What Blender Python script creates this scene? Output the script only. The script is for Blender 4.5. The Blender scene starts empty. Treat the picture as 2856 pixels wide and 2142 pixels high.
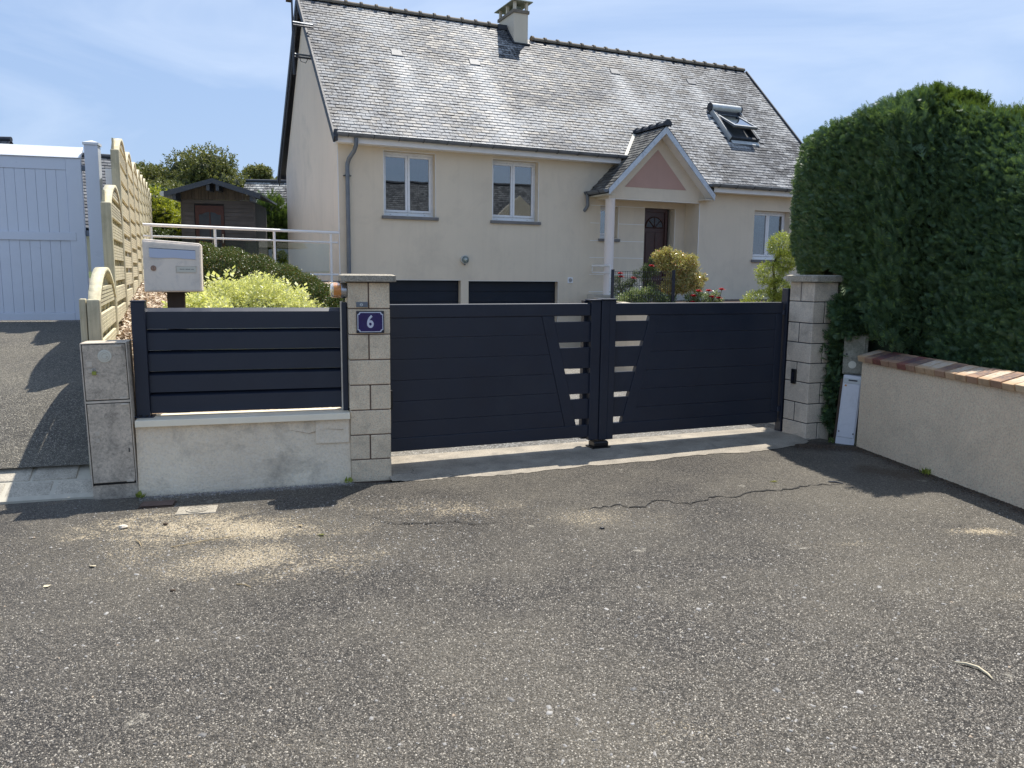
import bpy, math, random
import numpy as np
from mathutils import Vector, Matrix
R = math.radians
random.seed(7); RNG = np.random.default_rng(11)
S = bpy.context.scene
COL = S.collection
# ------------------------------------------------------------------ camera
PITCH, ROLL = R(8.0045), R(0.6044)
cam_d = bpy.data.cameras.new("camera"); cam = bpy.data.objects.new("camera", cam_d); COL.objects.link(cam)
cam_d.sensor_width = 36; cam_d.lens = 27.93; cam_d.clip_start = .05; cam_d.clip_end = 2000
fw = Vector((0, math.cos(PITCH), -math.sin(PITCH))); x0 = Vector((1, 0, 0)); u0 = Vector((0, math.sin(PITCH), math.cos(PITCH)))
rt = x0*math.cos(ROLL) + u0*math.sin(ROLL); up = -x0*math.sin(ROLL) + u0*math.cos(ROLL)
M = Matrix((rt, up, -fw)).transposed().to_4x4(); M.translation = (0, 0, 1.65)
cam.matrix_world = M
S.camera = cam
# ------------------------------------------------------------------ sky and sun
SUN = Vector((.21, .455, 1.0)).normalized()
EL = math.asin(SUN.z); AZ = math.atan2(SUN.x, SUN.y)
W = bpy.data.worlds.new("World"); S.world = W; W.use_nodes = True
nt = W.node_tree; nt.nodes.clear()
sky = nt.nodes.new('ShaderNodeTexSky'); sky.sky_type = 'NISHITA'; sky.sun_disc = False
sky.sun_elevation = EL; sky.sun_rotation = AZ; sky.air_density = 1.0; sky.dust_density = 1.2; sky.ozone_density = 1.0
tc = nt.nodes.new('ShaderNodeTexCoord'); mp = nt.nodes.new('ShaderNodeMapping'); mp.inputs['Scale'].default_value = (1.0, 2.2, 4.5); mp.inputs['Rotation'].default_value = (0, .35, .5)
nz = nt.nodes.new('ShaderNodeTexNoise'); nz.inputs['Scale'].default_value = 1.7; nz.inputs['Detail'].default_value = 6; nz.inputs['Roughness'].default_value = .55; nz.inputs['Distortion'].default_value = .8
rp = nt.nodes.new('ShaderNodeMapRange'); rp.inputs['From Min'].default_value = .44; rp.inputs['From Max'].default_value = .74; rp.inputs['To Max'].default_value = .42; rp.clamp = True
mx = nt.nodes.new('ShaderNodeMix'); mx.data_type = 'RGBA'; mx.inputs['B'].default_value = (5.6, 6.3, 7.4, 1)
sat = nt.nodes.new('ShaderNodeMix'); sat.data_type = 'RGBA'; sat.inputs['Factor'].default_value = .72; sat.inputs['B'].default_value = (2.35, 3.35, 5.3, 1)
bg = nt.nodes.new('ShaderNodeBackground'); bg.inputs['Strength'].default_value = .12
wo = nt.nodes.new('ShaderNodeOutputWorld')
L = nt.links.new
L(tc.outputs['Generated'], mp.inputs['Vector']); L(mp.outputs[0], nz.inputs['Vector']); L(nz.outputs['Fac'], rp.inputs['Value'])
L(sky.outputs[0], sat.inputs['A']); L(rp.outputs[0], mx.inputs['Factor']); L(sat.outputs['Result'], mx.inputs['A']); L(mx.outputs['Result'], bg.inputs['Color']); L(bg.outputs[0], wo.inputs['Surface'])
sl = bpy.data.lights.new("sun", 'SUN'); sl.energy = 4.8; sl.angle = R(.53); sl.color = (1, .95, .87)
so = bpy.data.objects.new("sun", sl); COL.objects.link(so); so.rotation_euler = SUN.to_track_quat('Z', 'Y').to_euler(); so.location = (5, 10, 30)
vs = S.view_settings; vs.view_transform = 'Standard'; vs.look = 'None'; vs.gamma = 1; vs.exposure = 0.45; vs.use_curve_mapping = False
S.cycles.max_bounces = 7; S.cycles.diffuse_bounces = 4; S.cycles.transparent_max_bounces = 16; S.cycles.sample_clamp_indirect = 4

# ------------------------------------------------------------------ node helpers
class NT:
    def __init__(s, name):
        s.m = bpy.data.materials.new(name); s.m.use_nodes = True; s.t = s.m.node_tree; s.t.nodes.clear()
        s.out = s.n('OutputMaterial'); s.p = s.n('BsdfPrincipled'); s.l(s.p.outputs[0], s.out.inputs['Surface'])
    def n(s, k, **a):
        o = s.t.nodes.new('ShaderNode'+k)
        for q, v in a.items(): setattr(o, q, v)
        return o
    def l(s, a, b): s.t.links.new(a, b)
    def coord(s, kind='Object'):
        if kind == 'World': return s.n('NewGeometry').outputs['Position']
        return s.n('TexCoord').outputs[kind]
    def noise(s, vec, scale, detail=4, rough=.6, dist=0., mapping=None):
        if mapping is not None:
            m = s.n('Mapping'); m.inputs['Scale'].default_value = mapping; s.l(vec, m.inputs['Vector']); vec = m.outputs[0]
        o = s.n('TexNoise'); o.inputs['Scale'].default_value = scale; o.inputs['Detail'].default_value = detail
        o.inputs['Roughness'].default_value = rough; o.inputs['Distortion'].default_value = dist; s.l(vec, o.inputs['Vector']); return o.outputs['Fac']
    def rng(s, v, a, b, c=0., d=1.):
        o = s.n('MapRange'); o.clamp = True
        for k, x in zip(('From Min', 'From Max', 'To Min', 'To Max'), (a, b, c, d)): o.inputs[k].default_value = x
        s.l(v, o.inputs['Value']); return o.outputs[0]
    def math(s, op, a, b=None):
        o = s.n('Math', operation=op)
        for i, v in enumerate((a, b)):
            if v is None: continue
            if isinstance(v, (int, float)): o.inputs[i].default_value = v
            else: s.l(v, o.inputs[i])
        return o.outputs[0]
    def mix(s, f, a, b, blend='MIX'):
        o = s.n('Mix', data_type='RGBA', blend_type=blend)
        for k, v in (('Factor', f), ('A', a), ('B', b)):
            i = o.inputs[k] if k == 'Factor' else [q for q in o.inputs if q.name == k and q.type == 'RGBA'][0]
            if isinstance(v, (int, float)): i.default_value = v
            elif isinstance(v, tuple): i.default_value = (*v, 1)
            else: s.l(v, i)
        return [q for q in o.outputs if q.type == 'RGBA'][0]
    def bump(s, h, strength, dist=.01):
        o = s.n('Bump'); o.inputs['Strength'].default_value = strength; o.inputs['Distance'].default_value = dist; s.l(h, o.inputs['Height'])
        s.l(o.outputs[0], s.p.inputs['Normal']); return o
    def island(s): return s.n('NewGeometry').outputs['Random Per Island']
    def objrand(s): return s.n('ObjectInfo').outputs['Random']

def sc(c, k): return tuple(min(1, x*k) for x in c)

def pm(name, col, rough=.6, var=.18, vs_=3., bump=.15, bs=60, metal=0., spec=.5, dirt=None, dirt_amt=.5, ds=2., speck=0., spn=90, orand=0., irand=0., stretch=None, coord='Object', bd=.004, streak=0.):
    t = NT(name); v = t.coord(coord)
    c = t.mix(t.rng(t.noise(v, vs_, 5), .3, .7), sc(col, 1-var), sc(col, 1+var))
    if stretch: c = t.mix(t.rng(t.noise(v, 1., 5, .7, 0, stretch), .3, .7, 0, .75), c, sc(col, .55), 'MIX')
    if speck: c = t.mix(t.rng(t.noise(v, spn, 2, .8), .5, .62, 0, speck), c, sc(col, .35))
    if speck: c = t.mix(t.rng(t.noise(v, spn*.8, 2, .8), .38, .5, speck*.7, 0), c, sc(col, 1.7))
    if dirt: c = t.mix(t.rng(t.noise(v, ds, 8, .72, .6), .5, .72, 0, dirt_amt), c, dirt)
    if streak: c = t.mix(t.rng(t.noise(v, 1., 4, .6, 0, (9, 9, .5)), .5, .8, 0, streak), c, sc(col, .5))
    if orand: c = t.mix(t.rng(t.objrand(), 0, 1, 0, orand), c, sc(col, .45))
    if irand: c = t.mix(t.rng(t.island(), 0, 1, 0, irand), c, sc(col, .4))
    t.l(c, t.p.inputs['Base Color'])
    t.l(t.rng(t.noise(v, vs_*4, 4), .3, .7, max(0, rough-.08), min(1, rough+.08)), t.p.inputs['Roughness'])
    t.p.inputs['Metallic'].default_value = metal; t.p.inputs['Specular IOR Level'].default_value = spec
    if bump: t.bump(t.noise(v, bs, 5, .7), bump, bd)
    return t.m

def leafmat(name, c1, c2, trans=.4, rough=.45, tip=None, clump=2.5, sheen=.4):
    t = NT(name)
    f = t.math('ADD', t.math('MULTIPLY', t.island(), .55), t.math('MULTIPLY', t.rng(t.noise(t.coord('World'), clump, 3), .3, .7), .45))
    c = t.mix(f, c1, c2)
    if tip: c = t.mix(t.rng(t.island(), .86, .9), c, tip)
    t.l(c, t.p.inputs['Base Color']); t.p.inputs['Roughness'].default_value = rough; t.p.inputs['Specular IOR Level'].default_value = sheen
    tr = t.n('BsdfTranslucent'); t.l(t.mix(1.0, c, (1.0, 1.0, .55), 'MULTIPLY'), tr.inputs['Color'])
    ms = t.n('MixShader'); ms.inputs[0].default_value = trans; t.l(t.p.outputs[0], ms.inputs[1]); t.l(tr.outputs[0], ms.inputs[2]); t.l(ms.outputs[0], t.out.inputs['Surface'])
    return t.m

def glassmat(name, tint=(.55, .6, .6), fac=.22, rough=.01):
    t = NT(name); t.t.nodes.remove(t.p)
    g = t.n('BsdfGlossy'); g.inputs['Roughness'].default_value = rough; g.inputs['Color'].default_value = (.95, .97, 1, 1)
    tr = t.n('BsdfTransparent'); tr.inputs['Color'].default_value = (*tint, 1)
    fr = t.n('Fresnel'); fr.inputs['IOR'].default_value = 1.52
    ms = t.n('MixShader'); t.l(t.math('MINIMUM', t.math('ADD', t.math('MULTIPLY', fr.outputs[0], 1.6), fac*.5), .95), ms.inputs[0]); t.l(tr.outputs[0], ms.inputs[1]); t.l(g.outputs[0], ms.inputs[2]); t.l(ms.outputs[0], t.out.inputs['Surface'])
    b = t.n('Bump'); b.inputs['Strength'].default_value = .012; b.inputs['Distance'].default_value = .05
    t.l(t.noise(t.coord('World'), 1.6, 1), b.inputs['Height']); t.l(b.outputs[0], g.inputs['Normal'])
    return t.m

# ------------------------------------------------------------------ mesh helpers
class MB:
    def __init__(s): s.v = []; s.f = []; s.mi = []; s.cur = 0
    def add(s, vs, fs):
        o = len(s.v); s.v += [tuple(v) for v in vs]; s.f += [tuple(i+o for i in f) for f in fs]; s.mi += [s.cur]*len(fs); return s
    def box(s, x0, x1, y0, y1, z0, z1, mat=None):
        vs = [(x0,y0,z0),(x1,y0,z0),(x1,y1,z0),(x0,y1,z0),(x0,y0,z1),(x1,y0,z1),(x1,y1,z1),(x0,y1,z1)]
        if mat is not None: vs = [mat @ Vector(v) for v in vs]
        return s.add(vs, [(0,3,2,1),(4,5,6,7),(0,1,5,4),(1,2,6,5),(2,3,7,6),(3,0,4,7)])
    def prism(s, poly, y0, y1, axis='y', mat=None):
        """poly = 2D points, extruded along an axis: y -> (x,z), x -> (y,z), z -> (x,y)"""
        n = len(poly)
        g = {'y': lambda p, t: (p[0], t, p[1]), 'x': lambda p, t: (t, p[0], p[1]), 'z': lambda p, t: (p[0], p[1], t)}[axis]
        vs = [g(p, y0) for p in poly] + [g(p, y1) for p in poly]
        if mat is not None: vs = [mat @ Vector(v) for v in vs]
        return s.add(vs, [tuple(range(n)), tuple(range(2*n-1, n-1, -1))] + [(i, i+n, (i+1) % n+n, (i+1) % n) for i in range(n)])
    def tube(s, pts, r, n=8, cap=True):
        pts = [Vector(p) for p in pts]; rr = r if isinstance(r, (list, tuple)) else [r]*len(pts); o = len(s.v); prev = None
        for i, p in enumerate(pts):
            d = (pts[min(i+1, len(pts)-1)]-pts[max(i-1, 0)]).normalized()
            if prev is None: a = d.orthogonal().normalized()
            else: a = (prev - d*prev.dot(d)).normalized()
            prev = a; b = d.cross(a)
            for k in range(n):
                t = 2*math.pi*k/n; s.v.append(tuple(p+a*math.cos(t)*rr[i]+b*math.sin(t)*rr[i]))
        fs = []
        for i in range(len(pts)-1):
            for k in range(n): fs.append((o+i*n+k, o+i*n+(k+1) % n, o+(i+1)*n+(k+1) % n, o+(i+1)*n+k))
        if cap: fs += [tuple(o+k for k in reversed(range(n))), tuple(o+(len(pts)-1)*n+k for k in range(n))]
        s.f += fs; s.mi += [s.cur]*len(fs); return s
    def lathe(s, prof, c=(0, 0, 0), axis='z', n=20):
        o = len(s.v)
        for r, h in prof:
            for k in range(n):
                t = 2*math.pi*k/n; a, b = r*math.cos(t), r*math.sin(t)
                q = {'z': (a, b, h), 'x': (h, a, b), 'y': (a, h, b)}[axis]
                s.v.append((c[0]+q[0], c[1]+q[1], c[2]+q[2]))
        fs = [(o+i*n+k, o+i*n+(k+1) % n, o+(i+1)*n+(k+1) % n, o+(i+1)*n+k) for i in range(len(prof)-1) for k in range(n)]
        fs += [tuple(o+k for k in reversed(range(n))), tuple(o+(len(prof)-1)*n+k for k in range(n))]
        s.f += fs; s.mi += [s.cur]*len(fs); return s
    def mesh(s, name, mats):
        m = bpy.data.meshes.new(name); m.from_pydata(s.v, [], s.f)
        for q in (mats if isinstance(mats, (list, tuple)) else [mats]): m.materials.append(q)
        if any(s.mi): m.polygons.foreach_set('material_index', s.mi)
        m.update(); return m
    def build(s, name, mats, parent=None, bevel=0, smooth=False, **props):
        m = s.mesh(name, mats)
        return put(name, m, parent, bevel, smooth, **props)

def put(name, m, parent=None, bevel=0, smooth=False, loc=None, rot=None, **props):
    o = bpy.data.objects.new(name, m); COL.objects.link(o); o.parent = parent
    if loc: o.location = loc
    if rot: o.rotation_euler = rot
    if bevel:
        b = o.modifiers.new('bevel', 'BEVEL'); b.width = bevel; b.segments = 2; b.limit_method = 'ANGLE'; b.angle_limit = R(40)
    if smooth:
        m.polygons.foreach_set('use_smooth', [True]*len(m.polygons))
        if smooth != 'all':
            try: m.set_sharp_from_angle(angle=R(40))
            except Exception: pass
    for k, v in props.items(): o[k] = v
    return o

def thing(name, label, cat, loc=(0, 0, 0), yaw=0, group=None):
    o = bpy.data.objects.new(name, None); COL.objects.link(o); o.location = loc; o.rotation_euler = (0, 0, yaw)
    o.empty_display_size = .2; o['label'] = label; o['category'] = cat
    if group: o['group'] = group
    return o

def fast_mesh(name, V, F, mats, parent=None, **props):
    """V (n,3), F (m,k) numpy"""
    m = bpy.data.meshes.new(name); k = F.shape[1]
    m.vertices.add(len(V)); m.vertices.foreach_set('co', V.astype(np.float32).ravel())
    m.loops.add(F.size); m.loops.foreach_set('vertex_index', F.astype(np.int32).ravel())
    m.polygons.add(len(F)); m.polygons.foreach_set('loop_start', np.arange(0, F.size, k, dtype=np.int32)); m.polygons.foreach_set('loop_total', np.full(len(F), k, dtype=np.int32))
    for q in (mats if isinstance(mats, (list, tuple)) else [mats]): m.materials.append(q)
    m.update(calc_edges=True); m.validate()
    return put(name, m, parent, **props)

def nrm(a): return a/np.maximum(np.linalg.norm(a, axis=-1, keepdims=True), 1e-9)
def scatter(name, P, D, size, tmpl, mats, parent=None, jitter=.6, flat=None, **props):
    """copies of a leaf template (verts along +x, normal +z) at points P growing along D"""
    TV, TF = tmpl; n = len(P)
    d = nrm(D + RNG.normal(0, jitter, (n, 3)))
    u = RNG.normal(0, 1, (n, 3)) if flat is None else flat + RNG.normal(0, .35, (n, 3))
    w = nrm(u - d*np.sum(u*d, axis=1, keepdims=True)); b = np.cross(w, d)
    s = (size*RNG.uniform(.65, 1.3, n))[:, None, None]
    V = P[:, None, :] + s*(TV[None, :, 0:1]*d[:, None, :] + TV[None, :, 1:2]*b[:, None, :] + TV[None, :, 2:3]*w[:, None, :])
    F = TF[None] + (np.arange(n)*len(TV))[:, None, None]
    return fast_mesh(name, V.reshape(-1, 3), F.reshape(-1, TF.shape[1]), mats, parent, **props)

LEAF = (np.array([(0,0,0),(.35,.26,.05),(1,0,0),(.35,-.26,.05)], float), np.array([(0,1,2,3)]))
def frond():
    V = []; F = []
    def q(a, b, w):
        a = np.array(a, float); b = np.array(b, float); d = b-a; d /= np.linalg.norm(d); s = np.array([-d[1], d[0], 0])*w; o = len(V)
        V.extend([a-s, a+s, b]); F.append((o, o+1, o+2))
    q((0, 0, 0), (1, 0, -.06), .04)
    for i, (x, l) in enumerate([(.2, .42), (.42, .42), (.62, .34), (.8, .22)]):
        for sg in (-1, 1): q((x, 0, 0), (x+l*.72, sg*l*.66, -.05), .06)
    return np.array(V), np.array(F)
FROND = frond()
def sprig(nl=6, w=.2):
    V = []; F = []
    for i in range(nl):
        a = 2.4*i; x = .1+.75*i/nl; l = .34
        c, s_ = math.cos(a), math.sin(a); d = np.array([.7, .7*c, .7*s_]); d /= np.linalg.norm(d); p = np.array([x, 0, 0]); n_ = np.cross(d, [1, 0, 0]); n_ /= np.linalg.norm(n_)
        o = len(V); V.extend([p, p+d*l*.45+n_*l*w, p+d*l, p+d*l*.45-n_*l*w]); F.append((o, o+1, o+2, o+3))
    return np.array(V), np.array(F)
def sprig2():
    V = []; F = []
    def q(a, b, w):
        a = np.array(a, float); b = np.array(b, float); d = b-a; d /= np.linalg.norm(d); s = np.array([-d[1], d[0], 0])*w; o = len(V)
        V.extend([a-s, a+s, b+s*.3, b-s*.3]); F.append((o, o+1, o+2, o+3))
    q((0, 0, 0), (1, 0, 0), .022); q((.3, 0, 0), (.55, .16, .02), .03); q((.45, 0, 0), (.66, -.15, .02), .03); q((.62, 0, 0), (.80, .11, 0), .028); q((.75, 0, 0), (.9, -.07, 0), .025)
    return np.array(V), np.array(F)
SPRIG2 = sprig2(); SPRIG2T = (SPRIG2[0], SPRIG2[1][:, :3])
SPRIG = sprig(); SPRIGN = sprig(7, .34); SPRIG4 = sprig(4, .3)

def ball_pts(n, c, r, top=0.):
    """points and outward normals in the outer shell of an ellipsoid"""
    d = nrm(RNG.normal(0, 1, (n, 3)));
    if top: d[:, 2] = np.abs(d[:, 2])*(1-top) + d[:, 2]*top
    k = RNG.uniform(.72, 1.02, (n, 1)); r = np.array(r, float)
    return np.array(c, float)+d*r*k, nrm(d/r)

# ------------------------------------------------------------------ materials
M_ = {}
def asphalt(name, base, stone, agg=170, sand=False, patch=False):
    t = NT(name); v = t.coord('World')
    def vor(k, sc_):
        o = t.n('TexVoronoi', feature='F1'); o.inputs['Scale'].default_value = sc_; t.l(v, o.inputs['Vector']); q = t.n('SeparateColor'); t.l(o.outputs['Color'], q.inputs[0]); return q.outputs, o.outputs['Distance']
    c1, d1 = vor(0, agg); c2, d2 = vor(0, agg*.42); c3, d3 = vor(0, agg*.15)
    patchf = None
    g = t.n('SeparateXYZ'); t.l(v, g.inputs[0])
    if patch:   # newer, smoother surfacing at the left: a soft ragged boundary
        dd = t.math('ADD', t.math('ADD', t.math('MULTIPLY', g.outputs[0], -1), -2.75), t.math('MULTIPLY', t.math('SUBTRACT', g.outputs[1], 4.6), -.62))
        dd = t.math('ADD', dd, t.math('MULTIPLY', t.math('SUBTRACT', t.noise(v, 3.5, 5, .6), .5), .8)); patchf = t.math('MULTIPLY', t.rng(dd, .05, .75), t.rng(g.outputs[1], 2.0, 3.6))
    big = t.noise(v, .55, 5, .6); mid = t.noise(v, 2.6, 6, .65, .3)
    gr = t.math('POWER', c1[0], 2.8)
    c = t.mix(gr, sc(base, .26), sc(base, 5.0))
    c = t.mix(t.math('MULTIPLY', t.rng(c2[0], .66, .9), t.rng(d2, .25, .5, .85, 0)), c, stone)
    c = t.mix(t.math('MULTIPLY', t.rng(c2[1], .70, .78), .8), c, sc(base, .3))
    c = t.mix(t.math('MULTIPLY', t.rng(c3[1], .93, .95), t.rng(d3, .14, .24, .75, 0)), c, sc(stone, 1.5))
    c = t.mix(t.math('MULTIPLY', t.rng(d1, .3, .62), .8), c, sc(base, .22))
    pit_shade = t.rng(t.noise(v, 75, 3, .7), .30, .42, .75, 0); c = t.mix(pit_shade, c, sc(base, .25))  # shade of the pits between grains painted into the colour
    c = t.mix(t.math('MULTIPLY', t.rng(mid, .4, .68), .42), c, sc(base, .6))
    c = t.mix(t.math('MULTIPLY', t.rng(big, .40, .62), .28), c, (stone[0]*.72, stone[1]*.69, stone[2]*.62))
    if patchf is not None: c = t.mix(t.math('MULTIPLY', patchf, .62), c, t.mix(gr, sc(base, .55), sc(base, 1.35)))
    if sand:
        def along(ax, ay, bx, by, w, col, c, a=.9):
            L_ = math.hypot(bx-ax, by-ay); ux, uy = (bx-ax)/L_, (by-ay)/L_
            px_ = t.math('SUBTRACT', g.outputs[0], ax); py_ = t.math('SUBTRACT', g.outputs[1], ay)
            al = t.math('ADD', t.math('MULTIPLY', px_, ux), t.math('MULTIPLY', py_, uy)); pr_ = t.math('ABSOLUTE', t.math('SUBTRACT', t.math('MULTIPLY', px_, uy), t.math('MULTIPLY', py_, ux)))
            k = t.math('MULTIPLY', t.rng(al, -.05, .05), t.rng(al, L_-.05, L_+.1, 1, 0))
            f = t.rng(t.math('ADD', pr_, t.math('MULTIPLY', t.math('SUBTRACT', t.noise(v, 7, 6, .75), .5), w*2.4)), w*.35, w, 1, 0)
            return t.mix(t.math('MULTIPLY', t.math('MULTIPLY', f, k), a), c, col)
        c = along(3.34, 7.5, 3.72, 4.9, .16, (.035, .026, .018), c); c = along(2.7, 7.55, 3.35, 7.42, .30, (.035, .024, .016), c); c = along(2.95, 6.65, 3.35, 6.3, .18, (.06, .038, .018), c, .7)
        c = along(-2.74, 5.70, -1.25, 6.14, .12, (.20, .18, .15), c, .75)
        def blob(cx, cy, rx, ry, a):
            dx = t.math('DIVIDE', t.math('SUBTRACT', g.outputs[0], cx), rx); dy = t.math('DIVIDE', t.math('SUBTRACT', g.outputs[1], cy), ry)
            d = t.math('SQRT', t.math('ADD', t.math('MULTIPLY', dx, dx), t.math('MULTIPLY', dy, dy)))
            d = t.math('ADD', d, t.math('MULTIPLY', t.math('SUBTRACT', t.noise(v, 2.9, 7, .75, .6), .5), 3.4))
            return t.math('MULTIPLY', t.rng(d, .0, 1.5, 1, 0), a)
        tot = None
        for b in [(-2.0, 5.0, .8, .30, .9), (-1.6, 4.45, .8, .40, .62), (-.45, 5.4, .8, .25, .45), (.5, 5.25, .6, .25, .38), (2.1, 4.7, .5, .10, .30), (2.9, 3.9, .5, .10, .30), (.75, 2.7, .35, .14, .25), (-.9, 2.6, .5, .2, .2), (3.05, 4.95, .22, .08, .7)]:
            k = blob(*b); tot = k if tot is None else t.math('MAXIMUM', tot, k)
        c = t.mix(t.math('MULTIPLY', t.rng(t.math('ADD', tot, t.math('MULTIPLY', t.math('SUBTRACT', t.noise(v, 62, 4, .85), .5), 3.0)), .42, .62), t.rng(tot, .02, .3, 0, .95)), c, t.mix(c1[2], (.34, .26, .15), (.80, .68, .48)))
        spots = t.rng(t.noise(v, 3.1, 3, .5), .70, .73)
        c = t.mix(t.math('MULTIPLY', spots, t.rng(t.noise(v, 45, 3, .8), .42, .55)), c, (.46, .42, .34))
    t.l(c, t.p.inputs['Base Color'])
    t.l(t.rng(c1[1], 0, 1, .4, .8), t.p.inputs['Roughness']); t.p.inputs['Specular IOR Level'].default_value = .5
    h = t.math('SUBTRACT', t.math('MULTIPLY', c1[0], .4), t.rng(d1, 0, .6)); h = t.math('SUBTRACT', h, t.math('MULTIPLY', t.rng(d2, 0, .6), 1.3))
    h = t.math('ADD', h, t.math('MULTIPLY', t.noise(v, 30, 4, .7), 1.2))
    t.bump(h, 1.0, .006)
    return t.m
M_['asphalt'] = asphalt('worn asphalt', (.108, .094, .076), (.46, .42, .345), 170, sand=True, patch=True)
M_['asphalt_new'] = asphalt('newer asphalt', (.19, .172, .14), (.46, .43, .35), 170)
M_['drive'] = asphalt('washed gravel concrete', (.24, .22, .19), (.62, .57, .49), 90)
M_['concrete_strip'] = pm('threshold concrete', (.33, .29, .23), .85, .3, 3.5, .6, 130, dirt=(.16, .145, .12), dirt_amt=.85, ds=5, speck=.6, spn=160)
M_['crack'] = pm('crack', (.012, .011, .010), .95, .3, 20, .3, 80)
M_['navy'] = pm('anthracite powder coat', (.017, .0225, .038), .42, .10, 1.3, .05, 400, spec=.5, dirt=(.07, .075, .08), dirt_amt=.12, ds=1.5, bd=.0006)
M_['navy_dark'] = pm('garage door navy', (.010, .016, .028), .5, .15, 2, .05, 200, spec=.3)
M_['black'] = pm('black plastic', (.008, .008, .009), .35, .1, 5, .05, 200)
M_['block'] = pm('split concrete block', (.86, .69, .48), .9, .14, 6, .9, 150, speck=.45, spn=120, dirt=(.14, .12, .095), dirt_amt=.35, ds=5, orand=.28, coord='World', bd=.006)
M_['block_pale'] = pm('pale concrete block', (.74, .61, .47), .9, .12, 6, .55, 120, speck=.35, spn=110, dirt=(.17, .15, .13), dirt_amt=.55, ds=3.2, orand=.22, coord='World', bd=.004)
M_['joint'] = pm('dark mortar', (.13, .085, .065), .95, .2, 30, .4, 80)
M_['cap'] = pm('weathered cap stone', (.37, .33, .26), .9, .2, 8, .8, 110, speck=.7, spn=100, dirt=(.11, .10, .075), dirt_amt=.5, ds=7, coord='World', bd=.005)
M_['coping'] = pm('cream lacquered coping', (.98, .87, .67), .4, .04, 4, .03, 90)
M_['rough_wall'] = pm('old render', (.93, .78, .58), .92, .10, 2.2, .8, 26, dirt=(.30, .25, .19), dirt_amt=.65, ds=2.6, speck=.18, spn=60, coord='World', bd=.012)
M_['beige_wall'] = pm('rough beige render', (.83, .64, .44), .92, .08, 2, 1.0, 85, speck=.35, spn=75, dirt=(.30, .25, .18), dirt_amt=.3, ds=1.6, coord='World', bd=.008)
M_['cabinet'] = pm('weathered cabinet', (.56, .475, .37), .8, .18, 5, .35, 90, dirt=(.085, .078, .07), dirt_amt=.8, ds=7, speck=.35, spn=55, coord='World', streak=.3)
M_['cabinet_lt'] = pm('cabinet trim', (.62, .54, .43), .7, .15, 8, .2, 90, dirt=(.16, .14, .12), dirt_amt=.5, ds=9, coord='World')
M_['render'] = pm('smooth house render', (.70, .61, .475), .9, .05, .8, .35, 190, dirt=(.46, .40, .32), dirt_amt=.38, ds=.9, coord='World', streak=.10, bd=.003)
M_['render_gable'] = pm('gable render', (.78, .655, .53), .9, .05, .6, .25, 190, dirt=(.40, .36, .30), dirt_amt=.35, ds=.6, coord='World', streak=.16, bd=.003)
M_['column'] = pm('pale column paint', (.84, .77, .72), .8, .03, 2, .1, 60)
M_['pink'] = pm('salmon render', (.47, .30, .245), .9, .05, 2, .25, 190, streak=.1)
M_['white_paint'] = pm('white paint', (.82, .81, .79), .4, .03, 3, .03, 60, dirt=(.45, .45, .43), dirt_amt=.2, ds=4)
M_['pvc'] = pm('white pvc', (.78, .79, .80), .3, .02, 2, .02, 30)
M_['pvc_gate'] = pm('white pvc gate', (.70, .74, .82), .34, .03, 1, .02, 30, dirt=(.5, .53, .58), dirt_amt=.2, ds=1.2)
M_['zinc'] = pm('aged zinc', (.17, .19, .215), .5, .2, 4, .1, 60, metal=.35, streak=.2)
M_['zinc_lt'] = pm('light zinc', (.52, .54, .53), .42, .12, 4, .1, 60, metal=.25)
M_['barge'] = pm('peeling bargeboard', (.56, .62, .68), .6, .05, 5, .2, 60, dirt=(.20, .22, .26), dirt_amt=.7, ds=9)
M_['sill'] = pm('grey sill', (.18, .175, .17), .8, .15, 6, .3, 90)
M_['vent'] = pm('vent slate', (.16, .165, .17), .6, .3, 30, .3, 90)
M_['ridge'] = pm('ridge tile', (.20, .165, .12), .85, .3, 5, .5, 50, dirt=(.09, .085, .07), dirt_amt=.6, ds=8, coord='World', orand=.3)
M_['rake'] = pm('dark slate edge', (.035, .04, .05), .6, .2, 8, .2, 50)
M_['chim_crown'] = pm('lichened crown', (.21, .175, .135), .9, .25, 9, .5, 60)
M_['chim_slab'] = pm('chimney slab', (.33, .34, .27), .9, .2, 9, .4, 60)
M_['door'] = pm('mahogany door', (.055, .016, .012), .35, .3, 6, .1, 60, stretch=(30, 30, 1.2))
M_['glass'] = glassmat('window glass'); M_['balu_glass'] = glassmat('clear balustrade glass', (.82, .86, .84), .0)
M_['darkglass'] = pm('dark obscure glass', (.02, .02, .025), .25, .2, 30, .2, 60)
M_['shedglass'] = pm('dull shed glass', (.035, .045, .06), .35, .3, 2, 0, 60, spec=.3)
M_['room'] = pm('dark room', (.02, .02, .022), .9, .2, 2, 0, 10)
M_['wood'] = pm('pressure treated pine', (.74, .66, .45), .8, .16, 4, .5, 60, dirt=(.30, .27, .15), dirt_amt=.5, ds=6, stretch=(2.5, 40, 40), orand=.18, coord='Object')
M_['wood_post'] = pm('pine post', (.68, .61, .42), .8, .16, 4, .5, 60, dirt=(.25, .23, .14), dirt_amt=.5, ds=6, stretch=(40, 40, 2), orand=.2)
M_['shed'] = pm('weathered shed board', (.12, .108, .105), .85, .25, 3, .5, 50, stretch=(1.5, 20, 25), orand=.35, coord='Object')
M_['shed_gable'] = pm('shed gable board', (.105, .085, .068), .85, .25, 3, .5, 50, stretch=(20, 20, 1.5), orand=.45)
M_['fascia_dark'] = pm('dark blue fascia', (.035, .045, .06), .5, .1, 4, .05, 50)
M_['red_wood'] = pm('red stained wood', (.055, .014, .010), .6, .2, 8, .2, 50)
M_['brownpost'] = pm('brown wooden post', (.075, .048, .028), .8, .3, 6, .4, 60, stretch=(40, 40, 2))
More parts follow.
